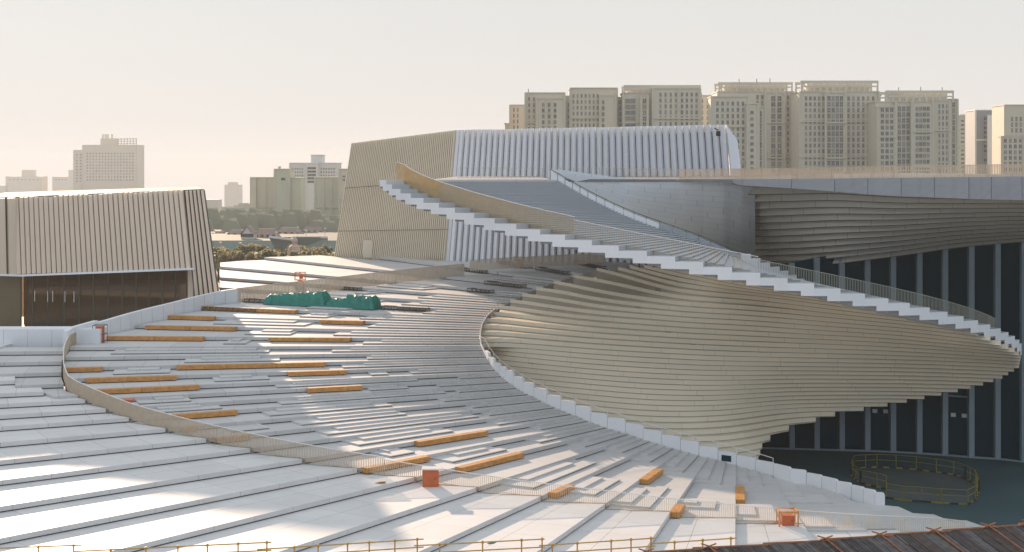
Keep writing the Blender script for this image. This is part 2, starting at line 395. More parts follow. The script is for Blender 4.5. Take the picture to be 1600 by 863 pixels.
# parapet blocks round the opening
def parapet_block(a, b, zt, th=.28, round_=True):
    A, B = Vector((a[3], a[4], 0)), Vector((b[3], b[4], 0)); d = (B - A).normalized(); n = Vector((-d.y, d.x, 0))
    if n.dot(Vector((CX, CY, 0)) - A) < 0: n = -n
    zb = min(a[2], b[2]) - .7; L = (B - A).length; mb = MB(); c = .22 if round_ else .02
    prof = [(0.02, zb), (L - .02, zb), (L - .02, zt - .02), (L - .05, zt), (c, zt), (c * .35, zt - c * .3), (.02, zt - c)]
    fr = [A + d * x + Vector((0, 0, z)) for x, z in prof]; bk = [p + n * th for p in fr]
    mb.hexa(fr, bk, [(i * .01 + .5, 0) for i in range(7)])
    return mb
for i in range(len(base3) - 1):
    a, b = base3[i], base3[i + 1]
    if i < len(TOPV):
        Ym = (a[4] + b[4]) / 2; zt = H - (TOPV[i] - HZ) * Ym / F
    else: zt = (a[2] + b[2]) / 2 + max(.45, 1.25 - .17 * (i - len(TOPV)))
    pb = parapet_block(a, b, zt).build('parapet_block', M['white_panel'], roof)
    if i == 10:
        A = Vector((a[3], a[4], 0)); B = Vector((b[3], b[4], 0)); d = (B - A).normalized(); n = Vector((-d.y, d.x, 0))
        if n.dot(Vector((CX, CY, 0)) - A) > 0: n = -n
        q = A + (B - A) * .55 + n * .012; mb = MB(); mb.box((q.x, q.y, zt - .62), ((B - A).length * .52, .02, .55), atan2(d.y, d.x))
        o = mb.build('hatch_window', M['glass_dark'], pb); o.location = (0, 0, 0)
mb = MB(); tops = [Vector((a[3], a[4], a[2] + 1.6)) for a in base3[8:]] + [Vector((a[3], a[4], a[2] + .55 + .3 * max(0, 4 - i) / 4)) for i, a in enumerate(rim3[:7])]
for p, q in zip(tops, tops[1:]): mb.bar(p, q, .05)
for p in tops[:-6]: mb.bar(p, p - Vector((0, 0, .5)), .04)
mb.build('handrail', M['railw'], roof)
mb = MB(); lip = [Vector((a[3], a[4], a[2] + .3)) for a in base3[-2:] + rim3[:5]]
for p, q in zip(lip, lip[1:]): mb.bar(p - Vector((0,0,.15)), q - Vector((0,0,.15)), .12, .3)
mb.build('rim_upstand', M['white_panel'], roof)

# outer broad steps, in front and left
grand = empty('broad_steps', (CX, CY, 0))
tag(grand, 'broad pale stone steps filling the foreground outside the curved railing', 'steps')
for k in range(-1, 22):
    z = .45 * k; p0, p1 = phz(z), phz(z + .45)
    if p0 > 93: break
    if k == -1: p0 = -12
    p1 = min(p1 + .5, 91)
    if p0 > 90: break
    extra = 0.0 if p0 < 70 else min(7, (p0 - 68) * .55)
    mb = MB(); sector(mb, p0, p1, lambda p: rout(p) + .35 + extra, lambda p: 112, z - .72, z, rs.uniform(0, 6), 2, vr=k)
    # a straight slab needs one centre joint only
    mb.build('step', [M['tread_big'], M['gap']], grand)
    if extra:
        mb = MB(); sector(mb, p0 - 1.6, p1 - 1.6, lambda p: rout(p) + .3, lambda p: rout(p) + .36 + extra, z - .8, z - .2, rs.uniform(0, 6), 2, vr=k)
        mb.build('landing_step', [M['tread'], M['gap']], grand)
back = empty('back_steps', (-30, 230, 12))
tag(back, 'sunlit pale steps behind the long fluted fence, left of the tall slatted hall', 'steps')
for k in range(24, 33):
    z = .45 * k; p0, p1 = phz(z), phz(z + .45)
    if k == 32: p1 = 172
    mb = MB(); sector(mb, p0, p1 + .4, lambda p: rout(p) + .4, lambda p: (min(112, 55.35 / (sin(radians(p)) + .19 * cos(radians(p)))) if p < 152 else 82), z - 1.2, z, rs.uniform(0, 6), 3, vr=k)
    mb.build('step', [M['tread'], M['gap']], back)

# ------------------------------------------------------------------ railings on curves
def curve_pts(f, n): return [f(i / n) for i in range(n + 1)]
def railing(name, pts, h, label, bar_m, top_m, gap=.16, bw=.03, bd=.07, post_every=0, off=0.0, cat='railing', mesh_rails=False):
    o = empty(name, pts[0]); tag(o, label, cat)
    mb = MB(); hb = MB(); pb = MB(); lb = MB()
    tot = 0; nxt = 0; npst = 0
    for p, q in zip(pts, pts[1:]):
        hb.bar(p + Vector((0, 0, h)), q + Vector((0, 0, h)), .09, .05)
        lb.bar(p + Vector((0, 0, .12)), q + Vector((0, 0, .12)), .05, .03)
        if mesh_rails:
            for g in range(1, 7): mb.bar(p + Vector((0, 0, .12 + g * (h - .12) / 7)), q + Vector((0, 0, .12 + g * (h - .12) / 7)), .02, .015)
        L = (q - p).length; d = (q - p).normalized()
        while nxt <= tot + L:
            c = p + d * (nxt - tot)
            n = Vector((-d.y, d.x, 0)).normalized()
            b0 = c + Vector((0, 0, .02 + off)); b1 = c + Vector((0, 0, h - .02))
            a = Vector((d.x, d.y, 0)).normalized() * bw / 2; b = n * bd / 2
            mb.hexa([b0 - a - b, b0 + a - b, b0 + a + b, b0 - a + b], [b1 - a - b, b1 + a - b, b1 + a + b, b1 - a + b])
            nxt += gap
            if post_every and int(nxt / post_every) > npst:
                npst = int(nxt / post_every); pb = MB(); pb.bar(c, c + Vector((0, 0, h)), .09); pb.build('post', bar_m, o); pb = MB()
        tot += L
    mb.build('balusters', bar_m, o); hb.build('handrail', top_m, o); lb.build('bottom_rail', bar_m, o)
    return o
def fan_rail_pts(pa, pb_, dr, n): return [pol(rout(pa + (pb_ - pa) * i / n) + dr, pa + (pb_ - pa) * i / n, zf(pa + (pb_ - pa) * i / n) - .25) for i in range(n + 1)]
railing('curved_railing', fan_rail_pts(-14, 40, .1, 30), 1.25, 'low white baluster railing curving between the foreground steps and the fan roof, right half',
        M['railm'], M['railw'], .17, .03, .05)
railing('curved_railing', fan_rail_pts(40, 90, .1, 34), 1.45, 'beige metal railing sweeping from the foreground up to the lobby plinth at left',
        M['railm'], M['railw'], .15, .035, .09)
railing('fluted_fence', fan_rail_pts(117, 147, .2, 26), 1.75, 'long beige fluted fence rising between the fan roof and the sunlit back steps',
        M['railm'], M['railm'], .2, .15, .06, cat='fence')
pts = [Vector((P(u, v, Y).x, Y, P(u, v, Y).z)) for u, v, Y in ((735, 424, 213), (780, 420.5, 213), (830, 418, 214), (895, 414.5, 216), (946, 412, 218))]
railing('fluted_fence', pts, 1.5, 'short beige fluted fence at the foot of the white panelled hall wall, behind the stair', M['railm'], M['railm'], .2, .15, .06, cat='fence')

# curved parapet and plinth under the side hall
pl = empty('curved_parapet', pol(70, 90, 9.2)); tag(pl, 'white curved stone parapet sweeping up under the side hall windows', 'parapet wall')
N = 16
for i in range(N):
    a, b = 88 + 29.5 * i / N, 88 + 29.5 * (i + 1) / N - .06
    mb = MB(); h = 1.7 if i < 3 else 1.45
    A, B = pol(rout(a) + .2, a, zf(a) - 1), pol(rout(b) + .2, b, zf(b) - 1); A2, B2 = pol(rout(a) + .75, a, zf(a) - 1), pol(rout(b) + .75, b, zf(b) - 1)
    hv = Vector((0, 0, 1 + h)); mb.hexa([A, B, B2, A2], [A + hv, B + hv, B2 + hv, A2 + hv])
    mb.build('parapet_panel', M['white_panel'], pl)
pn = empty('plinth_wall', (-50, 165, 8)); tag(pn, 'low white stone plinth below the lobby glass at the far left edge', 'wall')
zs = 10.55
for i in range(6):
    x0, x1 = -60 + i * 2.6, -60 + (i + 1) * 2.6 - .03
    mb = MB(); mb.box(((x0 + x1) / 2, 167 + .2, zs / 2 + 3.5), (x1 - x0, 3.2, zs - 7)); mb.build('plinth_panel', M['white_panel'], pn)

# ------------------------------------------------------------------ spiral staircase on the ribbed bowl
HS = .45; Z0 = 26.7
OUT = [(594, 284), (604, 290), (613, 296.9), (626, 303.8), (642, 311), (662, 318.6), (686, 326.3), (711, 334.4), (741, 342.2), (773, 350), (807, 358.6), (844, 367),
       (883, 375.2), (925, 384), (967, 392.3), (1011, 400.7), (1055, 409), (1099, 417.8), (1144, 427), (1188, 435), (1230.5, 443), (1272, 451.6), (1313, 459.7),
       (1351, 467.6), (1387.5, 475), (1421, 481.5), (1452, 488.7), (1480, 495.7), (1505, 502), (1527.5, 508.6), (1546.5, 515.4), (1563, 521), (1575, 527),
       (1585, 532.5), (1592, 538), (1595.5, 544)]
NI = len(OUT)
YR = [(H - (Z0 - HS * i)) * F / (v - HZ) for i, (u, v) in enumerate(OUT)]
YR[:9] = [159, 158.7, 158.2, 157.6, 156.8, 155.6, 153.8, 151.5, 149]
def smooth(a, n):
    for _ in range(n): a = [a[0]] + [(a[i - 1] + 2 * a[i] + a[i + 1]) / 4 for i in range(1, len(a) - 1)] + [a[-1]]
    return a
YS = smooth(YR, 6)
O = [Vector(((u - 800) / F * Y, Y, 0)) for (u, v), Y in zip(OUT, YS)]
ITAB = [(0, 4.05, 162.3), (5, 7.9, 161.5), (10, 12.5, 160), (15, 19.3, 156.5), (20, 24.3, 156), (25, 29.5, 158), (30, 33.5, 162), (35, 35.5, 166)]
I = [Vector((interp([(a, b) for a, b, c in ITAB], i), interp([(a, c) for a, b, c in ITAB], i), 0)) for i in range(NI)]
xs = smooth([p.x for p in I], 4); ys = smooth([p.y for p in I], 4); I = [Vector((x, y, 0)) for x, y in zip(xs, ys)]
st = empty('spiral_staircase', (24, 150, 0))
tag(st, 'sweeping white spiral staircase on a huge ribbed bowl, pointed at its right tip', 'staircase')
for i in range(NI - 1):
    z = Z0 - HS * i; mb = MB()
    a, b, c, d = O[i], O[i + 1], I[i + 1], I[i]
    mb.hexa([up(a, z - .85), up(b, z - .85), up(c, z - .85), up(d, z - .85)], [up(a, z), up(b, z), up(c, z), up(d, z)],
            [(0, i), (0, i), ((c - b).length, i), ((d - a).length, i)])
    mb.build('step', M['stair'] if i > 0 else M['tread'], st)
    # in-between small steps from 1.9 m inside the outer edge
    if i > 0:
        mb = MB()
        for t, hh in ((.66, .15), (.33, .30)):
            e = (d - a).normalized(); e2 = (c - b).normalized()
            a1 = a + e * 1.95; d1 = d; b1 = a + (b - a) * t + ((c - b) * t + (d - a) * (1 - t)).normalized() * 1.95; c1 = d + (c - d) * t
            mb.hexa([up(a1, z - .01), up(b1, z - .01), up(c1, z - .01), up(d1, z - .01)], [up(a1, z + hh), up(b1, z + hh), up(c1, z + hh), up(d1, z + hh)])
            f1 = (b1 - a1).normalized() * .1; zz = z + hh
            mb.hexa([up(b1, zz - .07), up(b1 + f1, zz - .07), up(c1 + f1, zz - .07), up(c1, zz - .07)], [up(b1, zz - .001), up(b1 + f1, zz - .001), up(c1 + f1, zz - .001), up(c1, zz - .001)])
        f1 = (b - a).normalized() * .1; b2 = b + (c - b).normalized() * 1.95
        mb.hexa([up(b2, z - .09), up(b2 + f1, z - .09), up(c + f1, z - .09), up(c, z - .09)], [up(b2, z - .001), up(b2 + f1, z - .001), up(c + f1, z - .001), up(c, z - .001)])
        mb.build('small_steps', M['stair'], st)
    # stepped white side panels
    n = (Vector((O[i].x, O[i].y, 0)) - I[i]).normalized() * .06; mb = MB(); mid = a + (b - a) * .5
    for p, q, zb in ((a, mid, z - .66), (mid, b, z - 1.1)):
        mb.hexa([up(p, zb), up(p + n, zb), up(q + n, zb), up(q, zb)], [up(p, z + .01), up(p + n, z + .01), up(q + n, z + .01), up(q, z + .01)], [(1, i)] * 4)
    mb.build('side_panel', M['white_panel'], st)
# inner stepped wall blocks (right, partly behind the railing)
for i in range(19, 32):
    z = Z0 - HS * i; a, b = I[i], I[i + 1]; e = (O[i] - I[i]).normalized(); mb = MB()
    mb.hexa([up(a, z - .9), up(b, z - .9), up(b - e * .3, z - .9), up(a - e * .3, z - .9)], [up(a, z + 1.05), up(b - (b - a) * .03, z + 1.05), up(b - e * .3, z + 1.05), up(a - e * .3, z + 1.05)], [(1, i)] * 4)
    mb.build('inner_parapet_block', M['white_panel'], st)
# bowl ribs: every rib is a level course, its distance read off a table
YT = [(17.5, [(1000, 185), (1100, 165), (1180, 150), (1250, 138), (1300, 134)]),
      (16.1, [(960, 205), (1000, 196), (1098, 170), (1164, 156), (1260, 147.5), (1370, 138.5), (1450, 133)]),
      (14.6, [(940, 218), (962, 211), (1031, 180), (1081, 171), (1115, 169), (1160, 166), (1208, 161.6), (1260, 155.5), (1330, 148.5), (1400, 142.5), (1440, 139.5), (1500, 136)]),
      (13.4, [(855, 200), (870, 196), (940, 176), (993, 170.5), (1037, 166.5), (1081, 163.6), (1136, 161.8), (1173, 160), (1260, 154.5), (1335, 150), (1400, 146.6), (1488, 141), (1560, 137)]),
      (12.0, [(790, 187), (802, 185), (840, 178), (880, 173), (940, 168.5), (993, 166), (1081, 160.8), (1173, 158), (1260, 153.8), (1335, 151.3), (1400, 149), (1488, 144), (1530, 141), (1595, 138)]),
      (10.7, [(755, 179), (761, 177.7), (800, 172), (850, 168.5), (900, 165.5), (973, 162), (1048, 159), (1100, 157.5), (1200, 155), (1300, 152.8), (1400, 150.5), (1500, 147), (1560, 144.5), (1600, 143)]),
      (9.3, [(745, 172), (755, 170.6), (828, 165.6), (900, 161.4), (973, 158.6), (1048, 156.4), (1100, 154.8), (1200, 153), (1300, 152.2), (1400, 151.5), (1500, 150), (1595, 147.5)]),
      (3.4, [(745, 160), (850, 156), (1000, 150), (1053, 149.5), (1109, 150), (1162, 152), (1199, 154.5), (1241, 156), (1292, 156.5), (1400, 157), (1600, 156)]),
      (1.0, [(745, 148), (1000, 144), (1100, 143.5), (1150, 144.2), (1190, 147), (1250, 153), (1600, 158)]),
      (-2.2, [(745, 143), (1000, 140), (1150, 141), (1190, 144), (1250, 152), (1600, 158)])]
YT.sort(key=lambda r: r[0])
def yrow(row, u):
    return sum(interp(row, u + d) for d in (-36, -24, -12, 0, 12, 24, 36)) / 7
def ybowl(u, z):
    for (z0, r0), (z1, r1) in zip(YT, YT[1:]):
        if z <= z1 or z1 == YT[-1][0]:
            t = (z - z0) / (z1 - z0); t = max(0, min(1.3, t))
            return yrow(r0, u) * (1 - t) + yrow(r1, u) * t
def ybowl_s0(u, z): return (ybowl(u, z - .7) + 2 * ybowl(u, z) + ybowl(u, z + .7)) / 4
RY = sorted([(a[2], u, a[4]) for a, (u, v) in zip(rim3, RIM)])
def ybowl_s(u, z):
    y = ybowl_s0(u, z)
    if RY[0][0] - 1.2 < z < RY[-1][0]:
        ru = interp([(a, b) for a, b, c in RY], z); ryy = interp([(a, c) for a, b, c in RY], z)
        y += (ryy - .15 - ybowl_s0(ru, z)) * math.exp(-max(0, u - ru) / 45) * min(1, (z - RY[0][0] + 1.2) / 1.2)
    return y
LB = [(-2.2, 1183), (.3, 1185), (1.2, 1191), (1.5, 1199), (1.8, 1210), (2.1, 1235), (2.5, 1273), (3.1, 1313), (3.5, 1358), (4.05, 1400), (4.9, 1452), (5.6, 1493), (6.4, 1529),
      (6.8, 1545), (7.6, 1570), (8.2, 1580), (8.7, 1592), (9.6, 1594), (10.3, 1595.5)]
UB = [(Z0 - HS * i - .75, u) for i, (u, v) in enumerate(OUT)][::-1]
def uright(z): return interp(LB, z) if z < 10.3 else interp(UB, z)
TV = sorted([(BASE[i + 1][0], TOPV[i]) for i in range(len(TOPV))])
RIMZ = sorted([(a[2], u) for a, (u, v) in zip(rim3, RIM)])
def uleft(z):
    if z >= RIMZ[0][0]:
        return interp(RIMZ + [(15.1, 985), (15.6, 1010), (17.5, 1100), (19, 1200)], z) - 2
    u = 753.0
    while u < 1180:
        v = HZ + (H - z) * F / ybowl_s(u, z)
        if v <= interp(TV, u + 4) + 14: break
        u += 3
    return max(753, u - 8)
K0, K1 = -4, 44
rb_n = 0
for k in range(K0, K1):
    zb = HS * k + .05; zt = zb + HS
    zm = (zb + zt) / 2; ul, ur = uleft(zm), uright(zm)
    if zm > 17.6 or ur - ul < 6: continue
    n = max(4, int((ur - ul) / 9)); us = [ul + (ur - ul) * i / n for i in range(n + 1)]
    ftop = [PZ(u, zt, ybowl_s(u, zm) + .12) for u in us]; fbot = [PZ(u, zb, ybowl_s(u, zm) - .10) for u in us]
    # return beyond the right end
    e = ftop[-1]; dirx = Vector((-.35, 1, 0)).normalized()
    for s_ in (1.2, 4, 9):
        ftop.append(Vector((ftop[n].x, ftop[n].y, zt)) + dirx * s_); fbot.append(Vector((fbot[n].x, fbot[n].y, zb)) + dirx * s_)
    lo = [PZ(u, zb, ybowl_s(u, zm - HS) + .12) for u in us]; hi = [PZ(u, zt, ybowl_s(u, zm + HS) - .04) for u in us]
    for j in range(n + 1, n + 4):
        lo.append(fbot[j] + Vector((.5, .3, 0))); hi.append(ftop[j] + Vector((-.5, .3, 0)))
    mb = MB(); L = rs.uniform(0, 3); s = 0; off = (k * .37) % 1 * 3.3 if k < 24 else rs.uniform(0, 3)
    off = 0.9 * (k - 20) * .45 + 40
    for j in range(len(ftop) - 1):
        dl = (ftop[j + 1] - ftop[j]).length; a, b = s + off, s + off + dl
        gv = Vector((0, 0, .045)); iv = Vector((0, .07, 0))
        mb.face([fbot[j] + gv, fbot[j + 1] + gv, ftop[j + 1], ftop[j]], [(a, k), (b, k), (b, k + .9), (a, k + .9)])
        mb.face([fbot[j] + gv + iv, fbot[j + 1] + gv + iv, fbot[j + 1] + gv, fbot[j] + gv], [(a, k + .5)] * 4)
        mb.face([fbot[j] + iv, fbot[j + 1] + iv, fbot[j + 1] + gv + iv, fbot[j] + gv + iv], m=1)  # groove back coloured dark, painting the shadow line below the rib
        mb.face([lo[j], lo[j + 1], fbot[j + 1] + iv, fbot[j] + iv], [(a, k + .5)] * 4)
        s += dl
    mb.build('rib', [M['rib'], M['backing']], st); rb_n += 1
# under-slab closing the flight above the bowl's right half
# handrails of the staircase
def offs(i, d): e = (I[i] - O[i]).normalized(); return O[i] + e * d
r1 = [up(offs(i, 1.8), Z0 - HS * i + .15) for i in range(5, 13)]
railing('stair_railing', r1, 1.95, 'half-transparent golden mesh railing below the solid upper left end of the spiral stair', M['gold'], M['railw'], .15, .035, .05, mesh_rails=True)
r1 = [up(offs(i, 1.8), Z0 - HS * i + .15) for i in range(0, 6)]
r1[0] = up(offs(0, 1.7), Z0 - .1)
railing('stair_railing', r1, 1.95, 'golden mesh railing along the upper left edge of the spiral stair', M['gold'], M['railw'], .09, .035, .05, mesh_rails=False)
r1 = [up(offs(i, 1.75), Z0 - HS * i - .2) for i in range(12, 20)]
railing('stair_railing', r1, 2.0, 'see-through beige mesh railing on the middle of the spiral stair', M['railm'], M['railw'], .17, .03, .04, mesh_rails=True)
r1 = [up(offs(i, 1.6), Z0 - HS * i - .2) for i in range(19, 33)]
railing('stair_railing', r1, 1.75, 'dark grey-green baluster railing near the pointed right tip of the stair', M['railg'], M['railg'], .15, .035, .045)
ip = empty('panel_balustrade', up(I[1], Z0)); tag(ip, 'pale panel balustrade with thin handrail on the inner side of the upper stair flight', 'balustrade')
hb = MB()
for i in range(0, 19):
    z = Z0 - HS * i; a, b = I[i], I[i + 1]
    mb = MB(); n = (O[i] - I[i]).normalized() * .03
    mb.hexa([up(a, z - .35), up(b - (b - a) * .04, z - .8), up(b - (b - a) * .04 + n, z - .8), up(a + n, z - .35)],
            [up(a, z + .95), up(b - (b - a) * .04, z + .5), up(b - (b - a) * .04 + n, z + .5), up(a + n, z + .95)])
    mb.build('rail_panel', M['white_panel'] if i < 12 else M['panel_clear'], ip)
    hb.bar(up(a, z + 1.15), up(b, z + .7), .07); hb.bar(up(a, z - .2), up(a, z + 1.15), .05)
hb.build('handrail', M['steel'], ip)

# ------------------------------------------------------------------ terrace above, with its curved wall, fascia, soffit and railing
tr = empty('roof_terrace', (30, 170, 26)); tag(tr, 'flat roof terrace with grey fascia and deep ribbed soffit at upper right', 'terrace')
EDGE = [(862, 279.5, 163), (900, 280, 164), (980, 280.3, 165), (1060, 280.3, 165), (1145, 280.4, 160), (1190, 280.2, 157), (1237, 279.8, 154), (1304, 279.2, 149), (1356, 278.6, 146),
        (1408, 278, 143), (1460, 277.5, 141), (1514, 277, 138.5), (1549, 276.6, 137), (1597, 276, 134.5), (1660, 275.6, 132), (1740, 275.2, 128)]
def ey(u): return interp([(a, c) for a, b, c in EDGE], u)
def ev(u): return interp([(a, b) for a, b, c in EDGE], u)
E3 = [P(u, v, Y) for u, v, Y in EDGE]
mb = MB(); far = [Vector((p.x * (1 + .0) + 2, 228 - .55 * max(0, p.x), p.z)) for p in E3]
lft = [Vector((O[0].x, O[0].y, Z0 + .02)), Vector((-8.5, 168, Z0 + .02)), Vector((-8.0, 215, Z0 + .02)), Vector((4, 228, Z0 + .02)), Vector((I[0].x, I[0].y, Z0 + .02))]
mb.hexa([p - Vector((0, 0, .5)) for p in (lft[0], lft[4], lft[3], lft[2], lft[1])], [p for p in (lft[0], lft[4], lft[3], lft[2], lft[1])])
for i in range(len(E3) - 1):
    a, b, c, d = E3[i], E3[i + 1], far[i + 1], far[i]; k = Vector((0, 0, .3))
    mb.hexa([a - k, b - k, c - k, d - k], [a, b, c, d])
mb.build('deck_slab', mat('grey_deck_paving', (.20, .20, .20), .75, var=.12, scale=.5), tr)
FB = [(1145, 286), (1160, 290), (1237, 294.5), (1304, 299.5), (1356, 304), (1408, 307), (1460, 309), (1514, 311), (1549, 312), (1597, 313), (1660, 314), (1740, 314)]
for (u0, _), (u1, _) in zip(FB, FB[1:]):
    n = 2 if u1 < 1240 else 1; mb = MB()
    a, b = P(u0, ev(u0), ey(u0) - .3), P(u1, ev(u1), ey(u1) - .3); c, d = P(u0, interp(FB, u0), ey(u0) - .3), P(u1, interp(FB, u1), ey(u1) - .3)
    dd = (b - a).normalized() * .025; a += dd; c += dd; b -= dd; d -= dd; o_ = Vector((.05, .5, 0))
    mb.hexa([c, d, d + o_, c + o_], [a, b, b + o_, a + o_], [((u0 % 7) * 50, u0)] * 4); mb.build('fascia_panel', M['fascia'], tr)
# smooth curved wall between the stair and the soffit
WC = [(858, 264.5, 300, 163, 163.6), (880, 266, 315, 163.4, 164.2), (900, 268.5, 325, 163.8, 165), (940, 274, 350, 164.5, 166.5), (980, 279.5, 372, 165, 168), (1020, 280.8, 390, 165, 171), (1060, 281, 405, 165, 174),
      (1100, 281.2, 415, 164, 177), (1130, 281.4, 422, 163, 178), (1145, 282, 428, 163, 180), (1160, 290.5, 432, 163.4, 181.5), (1170, 292, 436, 163.8, 182.5), (1180, 293.5, 438, 164.4, 183.5)]
def wcol(u):
    g = lambda j: interp([(r[0], r[j]) for r in WC], u)
    return g(1), g(2), g(3), g(4)
us = [858 + i * (1180 - 858) / 60 for i in range(61)]
NR = 16
for j in range(NR):
    mb = MB(); s = 0
    for a, b in zip(us, us[1:]):
        q = []
        for u, t in ((a, (j + .985) / NR), (b, (j + .985) / NR), (b, j / NR), (a, j / NR)):
            v0, v1, y0, y1 = wcol(u); tt = t
            q.append(P(u, v0 + (v1 - v0) * tt, y0 + (y1 - y0) * (tt ** 1.4)))
        mb.face(q, [(s + j * 1.7, j), (s + j * 1.7 + (b - a) * .068, j), (s + j * 1.7 + (b - a) * .068, j + .9), (s + j * 1.7, j + .9)]); s += (b - a) * .068
    mb.build('wall_course', M['wall'], tr)
mb = MB()
for a, b in zip(us, us[1:]):
    q = []
    for u, t in ((a, 1), (b, 1), (b, 0), (a, 0)):
        v0, v1, y0, y1 = wcol(u); q.append(P(u, v0 + (v1 - v0) * t + .4, y0 + (y1 - y0) * t + .35))
    mb.face(q)
mb.build('wall_backing', M['backing'], tr)
# ribbed soffit
ST = [(1150, 164.5), (1185, 164.5), (1200, 163), (1250, 158), (1300, 152.5), (1400, 145), (1500, 140.5), (1600, 136), (1740, 129)]
SB = [(1150, 184), (1185, 184), (1200, 181), (1250, 171), (1300, 163), (1400, 160.5), (1500, 158), (1600, 155), (1740, 149.5)]
ZB = [(1172, 16.0), (1250, 17.1), (1300, 17.9), (1400, 18.9), (1500, 20.0), (1600, 20.7), (1740, 21)]
ZTOP = [(1172, 25.5), (1200, 25.5), (1300, 25.7), (1400, 25.35), (1500, 25.2), (1740, 25.1)]
def sY(u, z):
    def f(u):
        t = max(0, min(1, (interp(ZTOP, u) - z) / (interp(ZTOP, u) - interp(ZB, u)))); return interp(ST, u) * (1 - t) + interp(SB, u) * t
    return sum(f(u + d) for d in (-24, -12, 0, 12, 24)) / 5
NS = 12
us2 = [1168 + i * 10 for i in range(58)]
def szz(u, t): 
    g = lambda T_: sum(interp(T_, u + d) for d in (-24, -12, 0, 12, 24)) / 5
    return g(ZTOP) + .4 + (g(ZB) - .2 - g(ZTOP) - .4) * t
for j in range(NS):
    mb = MB(); s = j * 1.3; t0, t1, tm, tn = j / NS, (j + 1) / NS, (j + .5) / NS, (j + 1.5) / NS
    for a, b in zip(us2, us2[1:]):
        dl = (b - a) * .07; za, zb2, ya, yb2 = szz(a, t1), szz(b, t1), sY(a, szz(a, tm)), sY(b, szz(b, tm)); g_ = .09
        q = [PZ(a, za + g_, ya - .18), PZ(b, zb2 + g_, yb2 - .18), PZ(b, szz(b, t0), yb2 + .05), PZ(a, szz(a, t0), ya + .05)]
        mb.face(q, [(s, j), (s + dl, j), (s + dl, j + .9), (s, j + .9)])
        r_ = [PZ(a, za, ya), PZ(b, zb2, yb2), PZ(b, zb2 + g_, yb2), PZ(a, za + g_, ya)]
        mb.face(r_, m=1); mb.face([r_[3], r_[2], q[1], q[0]], [(s, j + .5)] * 4)  # first face is a dark band, painted shade under each soffit rib
        mb.face([PZ(a, za, sY(a, szz(a, tn)) + .05), PZ(b, zb2, sY(b, szz(b, tn)) + .05), r_[1], r_[0]], [(s, j + .5)] * 4); s += dl
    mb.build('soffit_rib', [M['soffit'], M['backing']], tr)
mb = MB()                                  # underside from fascia to first rib
for a, b in zip(range(1145, 1740, 12), range(1157, 1752, 12)):
    za = H - (interp(FB, a) - HZ) * ey(a) / F; zb_ = H - (interp(FB, b) - HZ) * ey(b) / F
    mb.face([PZ(a, za + .05, ey(a)), PZ(b, zb_ + .05, ey(b)), PZ(b, 25.75, sY(b, 25.6) + 3), PZ(a, 25.75, sY(a, 25.6) + 3)])
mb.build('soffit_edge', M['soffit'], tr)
# terrace railing
rl = [(716, 172), (780, 172), (860, 171), (930, 170), (980, 167), (1060, 166.5), (1145, 162), (1190, 158.5), (1237, 155.5), (1304, 150.5), (1356, 147.5), (1408, 144.5), (1460, 142.5), (1514, 140), (1597, 136), (1680, 132)]
pts = []
for u, Y in rl:
    z = 26.75 if u < 980 else H - (ev(u) - HZ) * ey(u) / F
    pts.append(PZ(u, z, Y))
railing('terrace_railing', pts[:5], 1.2, 'thin railing on the terrace in front of the white panelled hall, left end', M['railg'], M['railm'], .5, .03, .04)
o = railing('terrace_railing', pts[4:], 1.08, 'long sunlit beige baluster railing along the edge of the roof terrace', M['railm'], M['railm'], .16, .045, .09, post_every=2.4)

# ------------------------------------------------------------------ glass facade behind the bowl
GB = [(1180, 700.5), (1237, 702), (1276, 703), (1315, 704), (1355, 705), (1395, 706.7), (1436, 709), (1476, 711.6), (1517, 715), (1558, 717.5), (1599, 722), (1641, 727), (1684, 732)]
GTOP = [(1180, 430), (1237, 424), (1281, 415), (1358, 403), (1400, 398), (1479, 388), (1521, 379), (1598, 373), (1700, 366)]
gf = empty('glass_facade', (40, 160, GZ)); tag(gf, 'dark teal glass facade with tall grey columns under the ribbed soffit', 'building')
col3 = [Vector(((u - 800) / F * (H - GZ) * F / (v - HZ), (H - GZ) * F / (v - HZ), GZ)) for u, v in GB]
def topz(p): u = 800 + F * p.x / p.y; return H - (interp(GTOP, u) - HZ) * p.y / F + .9
for i, (p, q) in enumerate(zip(col3, col3[1:])):
    mb = MB(); d = (q - p).normalized(); n = Vector((-d.y, d.x, 0)) * .5
    mb.hexa([p + n, q + n, q + n * 1.3, p + n * 1.3], [up(p + n, topz(p)), up(q + n, topz(q)), up(q + n * 1.3, topz(q)), up(p + n * 1.3, topz(p))])
    g = mb.build('glass_pane', M['glass_dark'], gf)
    if i in (4, 7):
        mb = MB(); mb.bar(p + Vector((0, 0, 6.2)) + n * .6, q + Vector((0, 0, 6.2)) + n * .6, .18); mb.build('door_lintel', M['column'], gf)
        for t in (.3, .72):
            c = p + (q - p) * t + n * .9; mb = MB(); mb.box((c.x, c.y, GZ + 4.2 if i == 7 else GZ + 4.2), (.5, .02, .4), atan2(d.y, d.x)); mb.build('door_notice', M['paper'], gf)
for p in col3:
    mb = MB(); mb.box((p.x, p.y, (topz(p) + GZ) / 2), (.55, .7, topz(p) - GZ)); 
    mb.build('column', M['column'], gf)
mb = MB()
for p, q in zip(col3, col3[1:]): mb.bar(p + Vector((0, -.2, .08)), q + Vector((0, -.2, .08)), .35, .16)
mb.build('sill', M['column'], gf)

